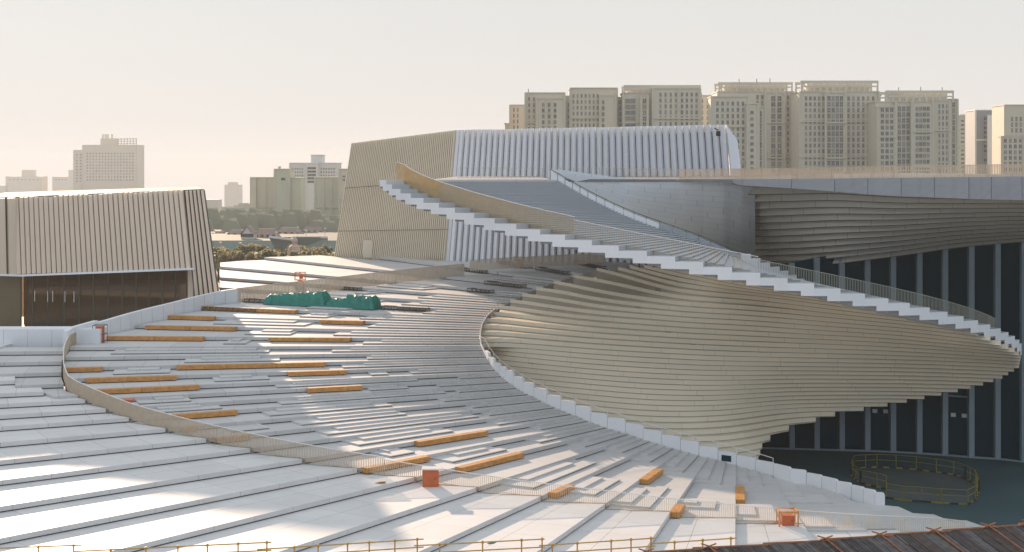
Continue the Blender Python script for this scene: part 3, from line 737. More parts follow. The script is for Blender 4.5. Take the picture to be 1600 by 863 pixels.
# ------------------------------------------------------------------ tall slatted hall (stage house)
hall = empty('stage_hall', (-10, 240, 13)); tag(hall, 'tall hall with beige slatted left face and white panelled right face', 'building')
BL, BC, BR = P(522, 400, 259), P(697, 404, 240), Vector((31, 210, 13))
TL, TC, TR = P(553, 224, 255), P(716, 203.5, 238), P(1135, 195, 206)
BL.z -= 3; BC.z -= 3
def slats(bl, br, tl, tr_, n, depth, fill, name, matl, parent, each=False, split=None, lean=0.0, zjit=0.0, seed=1, face_rot=0.0, uniform=True):
    rr = random.Random(seed); mb = MB(); nrm = (br - bl).cross(tl - bl).normalized()
    if nrm.y > 0: nrm = -nrm
    for i in range(n):
        a, b = i / n, (i + fill) / n
        p0, p1 = bl.lerp(br, a), bl.lerp(br, b); q0, q1 = tl.lerp(tr_, a), tl.lerp(tr_, b)
        zz = Vector((0, 0, zjit * round(1.5 * sin(i * .7) + rr.uniform(-.5, .5)) / 3)); q0 = q0 + zz; q1 = q1 + zz
        k = nrm * depth; r = nrm * depth * face_rot; bk = -nrm * .02
        ka = k if face_rot >= 0 else k * .12; kb = k * (1 - face_rot) if face_rot >= 0 else k
        mb.hexa([p0 + bk, p0 + ka, p1 + kb, p1 + bk], [q0 + bk, q0 + ka, q1 + kb, q1 + bk])
        if each: mb.build(name, matl, parent); mb = MB()
    if not each: mb.build(name, matl, parent)
def slab4(bl, br, tl, tr_, th, name, matl, parent, inward):
    mb = MB(); mb.hexa([bl, br, br + inward * th, bl + inward * th], [tl, tr_, tr_ + inward * th, tl + inward * th]); return mb.build(name, matl, parent)
slab4(BL, BC, TL, TC, 1.0, 'slatted_wall', M['backing'], hall, Vector((.3, 1, 0)))
slats(BL, BC, TL, TC + Vector((0, 0, .0)), 58, .55, .42, 'slat_cladding', M['clad_b'], hall, seed=3)
mb = MB(); mb.bar(BC, TC, .5); mb.build('corner_fin', M['clad_w'], hall)
slab4(BC + Vector((.5, 1.2, 0)), BR + Vector((-.3, 1.2, 0)), TC + Vector((.5, 1.2, 0)), TR + Vector((-.3, 1.2, -.3)), 1.0, 'panelled_wall', M['backing'], hall, Vector((.3, 1, 0)))
slats(BC + Vector((.35, -.2, 0)), BR, TC + Vector((.35, -.2, 0)), TR, 42, .6, .88, 'cladding_panel', M['clad_w'], hall, each=True, zjit=.05, seed=5, face_rot=-5)
for t in (.33, .66):
    mb = MB(); mb.bar(BL.lerp(TL, t) + Vector((-.4, -.5, 0)), BC.lerp(TC, t) + Vector((-.3, -.55, 0)), .06); mb.build('cladding_joint', M['backing'], hall)
# right end face (folded) and roof
e0, e1, e2 = TR, P(1152, 219, 207), P(1157, 258, 208); e3 = Vector((e2.x + .3, e2.y, 13))
bk = Vector((2, 30, 0))
mb = MB(); mb.face([BR + Vector((0, 0, 0)), e3, e2, e1, e0]); mb.face([e3, e3 + bk, e2 + bk, e2]); mb.face([e2, e2 + bk, e1 + bk, e1]); mb.face([e1, e1 + bk, e0 + bk, e0])
mb.build('end_cladding', M['clad_w'], hall)
mb = MB(); rt = [TL, TC, TR, TR + bk, TC + bk + Vector((0, 6, 0)), TL + bk]
rt = [p - Vector((0, 0, .5)) for p in rt]; mb.hexa([p - Vector((0, 0, .4)) for p in rt], rt); mb.build('roof', M['clad_b'], hall)
mb = MB(); mb.hexa([BL + Vector((.5, .5, 0)), BL + bk, TC + bk - Vector((0, 0, 20)), BC + Vector((.5, 2, 0))], [TL - Vector((-.5, -.5, 1)), TL + bk - Vector((0, 0, 1)), TC + bk - Vector((0, 0, 1)), TC + Vector((.5, 2, -1))]); mb.build('rear_wall', M['clad_b'], hall)
mb = MB(); p = P(575, 402, 252); mb.box((p.x, p.y - .6, p.z + 1.35), (1.5, .2, 2.9)); d_ = mb.build('service_door', M['clad_b'], hall)
mb = MB(); p = P(1122, 204, 204.5); mb.tube(p, p + Vector((-.5, 0, .35)), .08); mb.tube(p + Vector((0, -.2, -.1)), p + Vector((0, -.2, -.75)), .3, 10); mb.build('security_camera', M['black'], hall)

# ------------------------------------------------------------------ side hall at left
sh = empty('side_hall', (-45, 185, 9)); tag(sh, 'low side hall at left with beige slatted cladding above brown lobby glass', 'building')
LA_t, LA_b = P(26, 309, 199), P(30, 429, 199.5)
LB_t, LB_b = P(318, 297, 195.5), P(302, 418.5, 195)
def fac(t): return LA_t.lerp(LB_t, t), LA_b.lerp(LB_b, t)
slab4(LA_b, LB_b, LA_t, LB_t, .6, 'cladding_wall', M['backing'], sh, Vector((-.6, 1, 0)).normalized())
slats(LA_b + Vector((0, 0, .1)), LB_b, LA_t, LB_t - Vector((2.3, 0, 0)), 34, .6, .62, 'slat_cladding', M['clad_s'], sh, zjit=.12, seed=9, face_rot=.35)
# right folded end, running down to the parapet
RB = P(343, 457, 195.8); RB.z = 11.8; RM = P(306, 440, 195.3); RM.z = 13
slab4(Vector((RM.x, RM.y, 11.0)), RB, LB_t + Vector((-2.3, .05, -.1)), LB_t + Vector((.15, .1, 0)), .6, 'end_wall', M['backing'], sh, Vector((-.6, 1, 0)).normalized())
slats(Vector((RM.x, RM.y, 11.0)), RB, LB_t + Vector((-2.3, .05, -.1)), LB_t + Vector((.15, .1, 0)), 5, .6, .66, 'end_slats', M['clad_s'], sh, seed=4, face_rot=.35)
# left folded face, turned more to the front
L0_b, L0_t = P(-40, 427, 196), P(-40, 311, 196)
slab4(L0_b, LA_b, L0_t, LA_t, .6, 'front_wall', M['backing'], sh, Vector((0, 1, 0)))
slats(L0_b, LA_b, L0_t + Vector((0,-.3,0)), LA_t+ Vector((.2,-.3,0)), 4, .6, .78, 'front_slats', M['clad_s'], sh, seed=4, face_rot=.5)
# roof with thin bright edge
RK = [LA_t, LB_t + Vector((0, .2, .0)), Vector((LB_t.x - 5.2, 216, 25.2)), Vector((-58, 222, 24.6)), Vector((L0_t.x - 4, 220, 24.3)), L0_t]
mb = MB(); RKs = [p + Vector((0, 0, .12)) for p in RK]; mb.hexa([p - Vector((0, 0, .5)) for p in RKs], RKs); mb.build('roof', mat('brown_grey_roof', (.26, .20, .16), .8, var=.15, scale=.4), sh)
mb = MB()
for p, q in ((LA_b, LB_b), (L0_b, LA_b)): mb.bar(p + Vector((.25, -.5, -.1)), q + Vector((.25, -.5, -.1)), .5, .25)
mb.build('soffit_trim', M['clad_w'], sh)
# lobby glass and mullions
MU = [-38, 33, 51, 75, 100, 124, 146, 169, 191, 213, 233, 254, 274, 292, 303]
def gl(u, z):
    Y = interp([(-90, 199), (30, 200.8), (302, 196.8)], u); return PZ(u, z, Y)
def glt(u): return interp([(-90, 14.5), (30, 14.5), (302, 15.3)], u)
for i, (a, b) in enumerate(zip([-39] + MU, MU)):
    mb = MB(); p, q = gl(a, 7.1), gl(b, 7.1); k = Vector((-.03, .05, 0))
    mb.hexa([p, q, q + k, p + k], [up(p, glt(a)), up(q, glt(b)), up(q + k, glt(b)), up(p + k, glt(a))])
    mb.build('lobby_window' if i < 14 else 'end_panel', M['olive'] if i < 2 else M['glass_brown'] if i < 14 else M['clad_s'], sh)
for u in MU:
    mb = MB(); p = gl(u, 7.1); mb.bar(p, up(p, glt(u)), .12, .2); mb.build('mullion', M['steel'], sh)
def room(z0, z1, nm, m_):
    mb = MB(); q = [gl(-38, 0), gl(303, 0), Vector((-42, 218, 0)), Vector((-68, 220, 0))]; mb.hexa([up(p, z0) for p in q], [up(p, z1) for p in q]); mb.build(nm, m_, sh)
mb = MB(); mb.hexa([Vector((-75, 168.5, 4)), Vector((-46.6, 168.5, 4)), Vector((-41, 196, 4)), Vector((-75, 199, 4))], [Vector((-75, 168.5, 7)), Vector((-46.6, 168.5, 7)), Vector((-41, 196, 7)), Vector((-75, 199, 7))]); mb.build('sunken_terrace', M['tread'], sh)
room(6.9, 7.1, 'lobby_floor', mat('lobby_floor', (.12, .09, .06), .4)); room(15.4, 15.6, 'lobby_ceiling', mat('lobby_ceiling', (.30, .21, .12), .5))
pan = mat('lobby_panelling', (.22, .14, .07), .5)
mb = MB(); mb.box((-55, 212, 10.5), (24, .6, 6.8)); mb.build('lobby_inner_wall', pan, sh)
for i in range(6):
    mb = MB(); mb.box((-65 + i * 4.4, 205.5, 11.2), (.5, .5, 8.3)); mb.build('lobby_column', pan, sh)
mb = MB(); mb.box((-52, 206, 12.6), (20, 2.0, .5)); mb.build('gallery_edge', mat('gallery_edge', (.5, .4, .28), .5), sh)
for u in (58, 78, 86, 105, 119):
    mb = MB(); p = gl(u, 10.6); p.y -= 1; mb.bar(p, p + Vector((0, 0, 1.4)), .06); mb.build('rope_stand', M['railw'], sh)

# ------------------------------------------------------------------ timber benches and steel bench frames on the fan roof
BG = 'timber benches on the fan roof'
def bench(ph, z, r0, r1, label, w=.85, h=.5):
    t = empty('timber_bench', pol((r0 + r1) / 2, ph, z)); tag(t, label, 'bench', BG)
    n = max(1, round((r1 - r0) / 4.5))
    for i in range(n):
        a = r0 + (r1 - r0) * i / n; b = r0 + (r1 - r0) * (i + 1) / n - .04
        mb = MB()
        for j, (y0, y1) in enumerate(((0.06, .23), (.25, .42), (.44, .61), (.63, .80))):
            q = [pol(a, ph - degrees(y0 / a), z + .08), pol(b, ph - degrees(y0 / b), z + .08), pol(b, ph - degrees(y1 / b), z + .08), pol(a, ph - degrees(y1 / a), z + .08)]
            mb.hexa(q[::-1], [up(p, z + h) for p in q][::-1])
        # front cladding boards
        for g in range(3):
            q = [pol(a, ph - degrees(.81 / a), z + .09 + g * .135), pol(b, ph - degrees(.81 / b), z + .09 + g * .135), pol(b, ph - degrees(.86 / b), z + .09 + g * .135), pol(a, ph - degrees(.86 / a), z + .09 + g * .135)]
            mb.hexa(q[::-1], [up(p, p.z + .125) for p in q][::-1])
        mb.build('bench_segment', M['wood'], t)
    for r in (r0 + .3, r1 - .3):
        mb = MB(); q = pol(r, ph - degrees(.45 / r), z + .045); mb.box((q.x, q.y, q.z), (.3, .6, .085), 0); mb.build('foot', M['steel'], t)
    return t
for (u0, u1, v), lab in BEN:
    ph, z, rad, radv = radial_spot(u0, u1, v); ra, rb = sorted((rad(u0), rad(u1)))
    bench(ph, z, ra, rb, lab)
for (u, va, vb), lab in (((1017, 737, 755), 'oblique orange timber bench on the shaded steps right of centre'),
                         ((1176, 765, 786), 'end-on orange timber bench below the parapet window'),
                         ((849, 762, 776), 'orange timber bench end behind the white railing in the right foreground'),
                         ((1095, 793, 806), 'pale orange bench end behind the railing, left of the yellow-framed kiosk')):
    ph, z, rad, radv = radial_spot(u - 3, u + 3, (va + vb) / 2); ra, rb = sorted((radv(va), radv(vb)))
    bench(ph, z, ra, min(rb, ra + 7), lab)
for (u0, u1, v), lab in FR:
    ph, z, rad, radv = radial_spot(u0, u1, v); ra, rb = sorted((rad(u0), rad(u1)))
    t = empty('bench_frame', pol((ra + rb) / 2, ph, z)); tag(t, lab, 'bench frame', 'unfinished steel bench frames')
    mb = MB(); top = MB(); W_ = 1.0
    def qq(r, y, h): return pol(r, ph - degrees(y / r), z + h)
    for y in (.1, W_):
        for h in (.08, .48): mb.bar(qq(ra, y, h), qq(rb, y, h), .07)
    n = max(2, int((rb - ra) / .8))
    for i in range(n + 1):
        r = ra + (rb - ra) * i / n
        for y in (.1, W_): mb.bar(qq(r, y, .03), qq(r, y, .48), .07)
        mb.bar(qq(r, .1, .48), qq(r, W_, .48), .06)
        if i < n: mb.bar(qq(r, W_, .08), qq(r + (rb - ra) / n, W_, .46), .05)
    mb.build('steel_frame', M['steel'], t)
    q = [qq(ra + (rb - ra) * .0, .12, .52), qq(ra + (rb - ra) * .72, .12, .52), qq(ra + (rb - ra) * .68, .6, .52), qq(ra, .6, .52)]
    top.hexa([p - Vector((0, 0, .03)) for p in q], q); top.build('loose_board', M['tread'], t)

# ------------------------------------------------------------------ green tarpaulins over material
def tarp(u0, u1, v, hmax, lab, seed):
    rr = random.Random(seed); ph, z, rad, radv = radial_spot(u0, u1, v); ra, rb = sorted((rad(u0), rad(u1)))
    nx, ny = 44, 14; g = []
    for i in range(nx + 1):
        row = []
        for j in range(ny + 1):
            s, t = i / nx, j / ny; r = ra + (rb - ra) * s; y = -.2 + 2.3 * t
            prof = min(1, min(s, 1 - s) * 13) ** .7 * min(1, min(t, 1 - t) * 6) ** .7
            hh = hmax * (.9 + .07 * sin(s * 11 + seed) + .05 * sin(s * 23))
            ss = s; hh *= (1.0 if ss < .45 else .74) if seed == 1 else (1.0 if ss < .55 else .72 - .5 * max(0, ss - .8))
            w = .05 * sin(i * 1.1 + j * .7) + .04 * sin(i * 2.3 - j * 1.7 + seed) + .03 * rr.uniform(-1, 1)
            row.append(pol(r + .15 * sin(j * 1.3 + i), ph - degrees((y + .1 * sin(i * .9)) / r), z + .05 + (hh + w) * prof + (.06 * rr.random() if prof < .1 else 0)))
        g.append(row)
    mb = MB()
    for i in range(nx):
        for j in range(ny): mb.face([g[i][j], g[i][j + 1], g[i + 1][j + 1], g[i + 1][j]])
    o = mb.build('green_tarpaulin', M['tarp'], smooth=True); tag(o, lab, 'tarpaulin'); return o
USED.clear()
tarp(427, 521, 475, 1.9, 'crumpled green tarpaulin over stacked material, left of two, below the orange lift', 1)
USED.clear()
tarp(523, 598, 475, 1.7, 'crumpled green tarpaulin over stacked material, right of two, tapering to the right', 2)

# ------------------------------------------------------------------ orange lifts, cabinets, kiosks
def at(u, v, dz=0):
    a = fan_pt(u, v); k = math.floor(a[2] / .45 + 1e-6); return Vector((a[3], a[4], .45 * k + dz))
def lift(u, v, h, lab):
    p = at(u, v); t = empty('orange_lift', p); tag(t, lab, 'lift')
    mb = MB(); mb.box((p.x, p.y, p.z + .35), (1.3, .8, .45)); mb.build('chassis', M['orange'], t)
    for dx in (-.45, .45):
        mb = MB(); mb.tube(p + Vector((dx, -.48, .22)), p + Vector((dx, .48, .22)), .2, 12); mb.build('wheel', M['black'], t)
    mb = MB()
    for g in range(2):
        z0 = p.z + .55 + g * (h - 1.5) / 2; z1 = z0 + (h - 1.5) / 2
        for y in (-.3, .3):
            mb.bar((p.x - .5, p.y + y, z0), (p.x + .5, p.y + y, z1), .09); mb.bar((p.x + .5, p.y + y, z0), (p.x - .5, p.y + y, z1), .09)
    mb.build('scissor_arms', M['orange'], t)
    mb = MB(); zb = p.z + h - 1.0; mb.box((p.x, p.y, zb), (1.4, .8, .1))
    for x in (-.68, 0, .68):
        for y in (-.38, .38): mb.bar((p.x + x, p.y + y, zb), (p.x + x, p.y + y, zb + 1.0), .06)
    for zz in (.5, 1.0):
        for y in (-.38, .38): mb.bar((p.x - .7, p.y + y, zb + zz), (p.x + .7, p.y + y, zb + zz), .06)
    mb.build('platform_cage', M['orange'], t)
    mb = MB(); mb.box((p.x + .2, p.y - .42, zb + .45), (.5, .04, .6)); mb.build('control_panel', M['orange'], t)
lift(469, 452, 2.4, 'orange scissor lift beside the long fluted fence, above the left tarpaulin')
lift(809, 415, 1.6, 'orange lift at the foot of the white hall panels behind the stair')
def cabinet(u, v, w, h, lab, cage=False, lid=None, frame=None, name='orange_cabinet', d=.9):
    p = at(u, v) if u != 147 else pol(rout(91.5) - 1.4, 91.5, 9.0); t = empty(name, p); tag(t, lab, 'cabinet')
    mb = MB(); mb.box((p.x, p.y, p.z + h / 2), (w, d, h)); mb.build('body', M['orange'], t)
    mb = MB(); mb.box((p.x, p.y - d / 2 - .015, p.z + h * .5), (w * .84, .025, h * .8)); dr = mb.build('door', M['orange'], t)
    mb = MB(); mb.box((p.x + w * .3, p.y - d / 2 - .045, p.z + h * .5), (.05, .04, .2)); hd = mb.build('handle', M['steel'], dr); hd.location = (0, 0, 0)
    if lid: mb = MB(); mb.box((p.x + .1, p.y, p.z + h + .06), (w + .35, d + .2, .1)); mb.build('lid', lid, t)
    if cage or frame:
        mb = MB(); W2, D2, H2 = w / 2 + .24, d / 2 + .24, h + (.15 if cage else .35); mm = M['steel'] if cage else frame
        for x in (-W2, W2):
            for y in (-D2, D2): mb.bar((p.x + x, p.y + y, p.z), (p.x + x, p.y + y, p.z + H2), .05 if cage else .1)
        for zz in ((0.1, .5, 1.0) if cage else (1.0,)):
            for y in (-D2, D2): mb.bar((p.x - W2, p.y + y, p.z + H2 * zz), (p.x + W2, p.y + y, p.z + H2 * zz), .05 if cage else .14)
            for x in (-W2, W2): mb.bar((p.x + x, p.y - D2, p.z + H2 * zz), (p.x + x, p.y + D2, p.z + H2 * zz), .05 if cage else .14)
        mb.build('cage' if cage else 'frame', mm, t)
cabinet(147, 531, .75, 1.75, 'orange cabinet inside a thin steel cage beside the white parapet', cage=True)
cabinet(673, 754, 1.25, 1.35, 'orange kiosk box with white lid behind the white railing', lid=M['railw'])
cabinet(1230, 818, .95, .75, 'orange box under a pale yellow frame behind the railing at lower right', frame=M['wood'])
cabinet(199, 634, .6, .55, 'small orange utility box close to the curved railing at left', lid=M['orange'])
mb = MB(); p = at(272, 700); q = P(640, 755, 118)
# a strip of offcut timber and a scrap of green net left on the broad steps
def scrap(u, v, idx, dims, rz, m_, nm, lab, cat):
    z = .45 * idx; Y = (H - z) * F / (v - HZ); x = (u - 800) / F * Y
    mb = MB()
    for i in range(4): mb.box((x + i * .07, Y + .05 * sin(i * 2), z + .03 + i * .035), (dims[0] * (1 - .12 * i), dims[1], dims[2]), rz + .25 * sin(i * 3))
    tag(mb.build(nm, m_), lab, cat)
scrap(594, 755.5, 7, (.8, .12, .03), .1, M['wood'], 'timber_offcut', 'thin orange timber offcut lying on a broad foreground step', 'offcut')
scrap(767, 850, 5, (.45, .3, .03), .6, M['tarp'], 'net_scrap', 'scrap of green netting on a foreground step near the scaffold rail', 'scrap')

# ------------------------------------------------------------------ near things: scaffold rail and timber roof
SEG = [((-40, 858.5), (123, 852)), ((118, 862), (420, 847.5)), ((405, 859), (658, 842.5)), ((650, 853), (847, 842.5)), ((845, 853), (1020, 841)), ((1018, 850), (1147, 841))]
POSTS = [(-5, 60, 115), (173, 228, 278, 324, 372, 417), (460, 497, 543, 577, 617, 652), (687, 754, 815, 847), (863, 902, 955, 986, 1017), (1054, 1098, 1142)]
YN = 75
sf = empty('scaffold_railing', P(600, 900, YN)); tag(sf, 'ochre scaffold pole railing along the bottom edge of the view', 'railing')
for ((u0, v0), (u1, v1)), ps in zip(SEG, POSTS):
    for dv in (0, 12.5, 25):
        mb = MB(); mb.tube(P(u0 - 3, v0 + dv, YN), P(u1 + 4, v1 + dv, YN), .032, 8); mb.build('rail', M['ochre'], sf)
    for u in ps:
        v = v0 + (v1 - v0) * (u - u0) / (u1 - u0)
        mb = MB(); mb.tube(P(u, v - 2.5, YN + .05), P(u, v + 60, YN + .05), .035, 8); mb.box(tuple(P(u, v, YN + .02)), (.12, .12, .1)); mb.build('post', M['ochre'], sf)
mb = MB(); a, b = P(-60, 915, YN), P(1160, 905, YN); mb.bar(a, b, 1.6, .3); mb.build('scaffold_board', M['wood'], sf)

tb = empty('timber_roof', P(1300, 870, 60)); tag(tb, 'dark weathered board roof lashed with rusty poles in the lower right corner', 'roof')
TE = [(960, 869), (1090, 858), (1200, 851), (1290, 844.5), (1390, 836.5), (1480, 830), (1600, 820), (1700, 812)]
def te(u): return interp(TE, u)
YR_ = 62
rr = random.Random(5)
planks = [mat('dark_plank', (.055, .045, .042), .75, var=.4, scale=3), mat('grey_plank', (.11, .095, .09), .8, var=.4, scale=3), mat('brown_plank', (.075, .05, .04), .75, var=.4, scale=3)]
nrow = 0
for row in range(3):
    mb = MB(); u = 930.0
    while u < 1720:
        w = rr.uniform(4, 7.5)
        y0, y1 = YR_ - row * 2.0, YR_ - row * 2.0 - 2.15
        zt0 = P(u, te(u), YR_).z - row * .62; zt1 = P(u + w, te(u + w), YR_).z - row * .62
        x0, x1 = (u - 800) / F * YR_, (u + w - .5 - 800) / F * YR_
        sk = .85; j = rr.uniform(-.02, .03)
        t = [Vector((x0 + sk * row, y0, zt0 + j)), Vector((x1 + sk * row, y0, zt1 + j)), Vector((x1 + sk * (row + 1), y1, zt1 - .62 + j + .05)), Vector((x0 + sk * (row + 1), y1, zt0 - .62 + j + .05))]
        b = [p - Vector((0, 0, .04)) for p in t]
        mb.hexa(b[::-1], t[::-1], m=rr.choice([0, 0, 1, 2])); u += w
    mb.build('board_row', planks, tb)
for a, b in zip(TE, TE[1:]):
    mb = MB(); mb.tube(P(a[0] - 8, a[1] - 1, YR_ + .05), P(b[0] + 6, b[1] + .5, YR_ - .02), .05, 8); mb.build('ridge_pole', M['rust'], tb)
for u in (1010, 1108, 1290, 1375, 1460, 1545, 1610):
    mb = MB(); p = P(u, te(u) - 1, YR_)
    mb.tube(p + Vector((-.3, .15, .12)), p + Vector((.35, -.15, -.02)), .03, 6); mb.tube(p + Vector((.3, .1, .14)), p + Vector((-.32, -.1, -.03)), .03, 6)
    mb.build('pole_lashing', M['rust'], tb)
    mb = MB(); mb.tube(p + Vector((0, 0, .06)), p + Vector((2.6, -6, -1.75)), .035, 6); mb.build('rafter_pole', M['rust'], tb)
for row in (1, 2):
    mb = MB(); 
    for a, b in zip(TE, TE[1:]):
        mb.tube(P(a[0], a[1], YR_) + Vector((.85 * row, -2 * row, -.62 * row + .1)), P(b[0], b[1], YR_) + Vector((.85 * row, -2 * row, -.62 * row + .1)), .03, 6)
    mb.build('batten_pole', M['black'], tb)
mb = MB(); p, q = P(940, te(940), YR_), P(1710, te(1710), YR_)
mb.hexa([Vector((p.x, YR_ - 6, p.z - 5)), Vector((q.x + 2, YR_ - 6, p.z - 5)), Vector((q.x + 2, YR_ - .2, p.z - 5)), Vector((p.x, YR_ - .2, p.z - 5))],
        [Vector((p.x, YR_ - 6, p.z - 2.2)), Vector((q.x + 2, YR_ - 6, q.z - 2.2)), Vector((q.x + 2, YR_ - .2, q.z - .3)), Vector((p.x, YR_ - .2, p.z - .3))]); mb.build('wall', planks[0], tb)

# ------------------------------------------------------------------ the city beyond
def zat(v, Y): return H - (v - HZ) * Y / F
T = {}
T['tan'] = mat('tower_tan', (.58, .50, .37), .7, var=.05, scale=.05); T['grey'] = mat('tower_grey_green', (.55, .50, .39), .7, var=.05, scale=.05)
T['cream'] = mat('tower_cream', (.55, .50, .38), .7, var=.05, scale=.05); T['white'] = mat('tower_white', (.62, .60, .56), .6, var=.03, scale=.05)
T['slate'] = mat('tower_slate', (.22, .23, .24), .6, var=.05, scale=.05); T['green'] = mat('tower_pale_green', (.48, .48, .35), .7, var=.05, scale=.05)
T['win'] = glassmat('tower_window_glass', (.045, .05, .045), .25); T['win2'] = mat('curtained_window', (.20, .19, .16), .4); T['win3'] = glassmat('pale_reflecting_window', (.10, .11, .11), .1); T['trim'] = mat('tower_trim', (.52, .47, .36), .7)
WM = {}
def win_mesh(key, w, h, frame, pane=None):
    """one window: frame, glass set in, sill; metres"""
    if key in WM: return WM[key]
    mb = MB(); mb.box((0, 0, 0), (w, .1, h), m=0)
    mb.box((0, -.12, -h / 2 - .08), (w + .3, .3, .12), m=1); mb.box((0, -.07, 0), (.1, .08, h), m=1)
    if h > 2: mb.box((0, -.07, 0), (w, .08, .12), m=1)
    me = bpy.data.meshes.new('window'); me.from_pydata(mb.v, [], mb.f); me.materials.append(pane or T['win']); me.materials.append(frame)
    for p, m_ in zip(me.polygons, mb.m): p.material_index = m_
    WM[key] = me; return me
def tower(label, Y, blocks, wallm, group='apartment towers on the skyline', name='apartment_tower', cat='tower', cap=100, frame=None):
    """blocks: (u0, u1, vtop, dy, depth, [window columns (u, w_px, h_px)], pitch_px, v_first, crown)"""
    frame = frame or T['trim']
    uc = (blocks[0][0] + blocks[0][1]) / 2; root = empty(name, PZ(uc, GZ, Y)); tag(root, label, cat, group)
    px = Y / F; wins = []
    for (u0, u1, vt, dy, dep, cols, pitch, v0, crown) in blocks:
        yb = Y + dy; x0, x1 = (u0 - 800) / F * yb, (u1 - 800) / F * yb; zt = zat(vt, yb); pp = yb / F
        mb = MB(); g0 = gz(yb) - 1; mb.box(((x0 + x1) / 2, yb + dep / 2, (zt + g0) / 2), (x1 - x0, dep, zt - g0)); mb.build('wall', wallm, root)
        mb = MB(); mb.box(((x0 + x1) / 2, yb + dep / 2, zt + .25), (x1 - x0 + .8, dep + .8, .5)); mb.build('cornice', frame, root)
        if cols:
            us_ = sorted(c[0] for c in cols); cuts = [u0, u1] + [(a_ + b_) / 2 for a_, b_ in zip(us_, us_[1:]) if b_ - a_ > 8.5]
            for cu_ in cuts:
                mb = MB(); mb.box(((cu_ - 800) / F * yb, yb - .2, (zt + g0) / 2), (1.1, .5, zt - g0)); mb.build('pilaster', frame, root)
            if u1 - u0 > 25:
                for vb_ in (vt + 46, vt + 46 + 55):
                    mb = MB(); mb.box(((x0 + x1) / 2, yb - .3, zat(vb_, yb)), (x1 - x0 + .3, .8, .8)); mb.build('floor_band', frame, root)
        if crown:
            cu0, cu1, cv = crown; xa, xb = (cu0 - 800) / F * yb, (cu1 - 800) / F * yb; zc = zat(cv, yb)
            mb = MB(); n = max(3, int((xb - xa) / 3.2)); yy = yb + 1.2
            for y in (yy, yy + dep * .6):
                for i in range(n + 1): mb.box((xa + (xb - xa) * i / n, y, (zt + zc) / 2), (.9, .6, zc - zt))
                mb.box(((xa + xb) / 2, y, zc - .7), (xb - xa + .9, .7, 1.4)); mb.box(((xa + xb) / 2, y, (zc + zt) / 2), (xb - xa, .5, .7))
            mb.box(((xa + xb) / 2, yy + dep * .3, (zt + zc) / 2 - .6), ((xb - xa) * .82, dep * .4, zc - zt - 1.4)); mb.build('roof_crown', wallm, root)
        v = v0; r = 0
        while v < 285 + 0 * r and v < (zlim if (zlim := 345) else 0):
            vv = v
            if vv > VLIM.get(name, 275): break
            for ci, (cu, cw, ch) in enumerate(cols):
                wins.append((cu, vv, cw, ch, yb, pp))
            v += pitch; r += 1
    # a floor band every few storeys
    rest = []
    seen = random.Random(len(wins)); seen.shuffle(wins)
    for i, (cu, vv, cw, ch, yb, pp) in enumerate(wins):
        w, h = cw * pp, ch * pp; c = Vector(((cu - 800) / F * yb, yb - .03, zat(vv, yb)))
        if i < cap:
            pk = seen.choice(('win', 'win', 'win', 'win3', 'win2')); me = win_mesh((round(w, 1), round(h, 1), frame.name, pk), round(w, 1), round(h, 1), frame, T[pk])
            o = bpy.data.objects.new('window', me); COL.objects.link(o); o.parent = root; o.location = c - root.location
        else: rest.append((c, w, h))
    if rest:
        mb = MB()
        for c, w, h in rest:
            mb.box(tuple(c), (w, .1, h), m=seen.choice((0, 0, 0, 2, 3))); mb.box((c.x, c.y - .12, c.z - h / 2 - .08), (w + .3, .3, .12), m=1)
            mb.box((c.x, c.y - .07, c.z), (.1, .08, h), m=1)
        tag(mb.build('remaining_windows', [T['win'], frame, T['win2'], T['win3']], root), kind='stuff')
    return root
VLIM = {'apartment_tower': 272, 'far_tower': 350}
def cols(u0, u1, n, w, h=5.6, skip=()):
    return [(u0 + (u1 - u0) * (i + .5) / n, w, h) for i in range(n) if i not in skip]
def bal(root, u, v0, v1, pitch, w, Y, m_):
    mb0 = None; v = v0
    while v < v1:
        mb = MB(); c = Vector(((u - 800) / F * Y, Y - .6, zat(v, Y))); mb.box(tuple(c), (w * Y / F, 1.2, 1.0)); mb.build('balcony', m_, root); v += pitch
tower('small tan tower stub, leftmost of the right-hand skyline group', 850, [(797, 822, 165, 0, 18, cols(800, 812, 2, 2), 9, 172, None), (789, 800, 194, 4, 10, [], 9, 200, None)], T['tan'])
tower('tan tower with flat pale top directly right of the small stub', 800,
      [(821, 882, 146, 6, 22, cols(823, 838, 2, 2.4), 9.3, 155, None), (839, 882, 155, 0, 8, cols(844, 872, 3, 4), 9, 164, None)], T['tan'])
r = tower('tan tower with stepped shoulders above the middle of the white panelled hall', 800,
      [(891, 964, 138.5, 3, 22, cols(893, 937, 7, 2.6), 9.2, 150, None), (883, 893, 151, 5, 18, cols(885, 892, 1, 2.4), 9.2, 164, None), (938, 962, 150, 0, 5, cols(940, 945, 1, 3.5), 9.2, 160, None), (961, 974, 153, 6, 18, cols(964, 973, 1, 4), 9.2, 160, None)], T['tan'])
tower('tan tower with long glazed stair bay and lattice parapet, third large one from the left', 790,
      [(974, 1095, 146, 8, 24, [(985, 16, 6.5)], 9.2, 158, (976, 1094, 133)), (1020, 1094, 139, 3, 8, cols(1028, 1060, 4, 3, 6) + cols(1062, 1092, 4, 3.4, 6), 9.2, 148, None),
       (1002, 1012, 150, 2, 4, [(1007, 5, 7)], 9.2, 158, None)], T['grey'])
tower('narrow grey tower squeezed behind two larger ones, left of the tallest group', 900, [(1088, 1112, 150, 0, 14, cols(1093, 1110, 2, 3), 9, 158, None)], T['grey'])
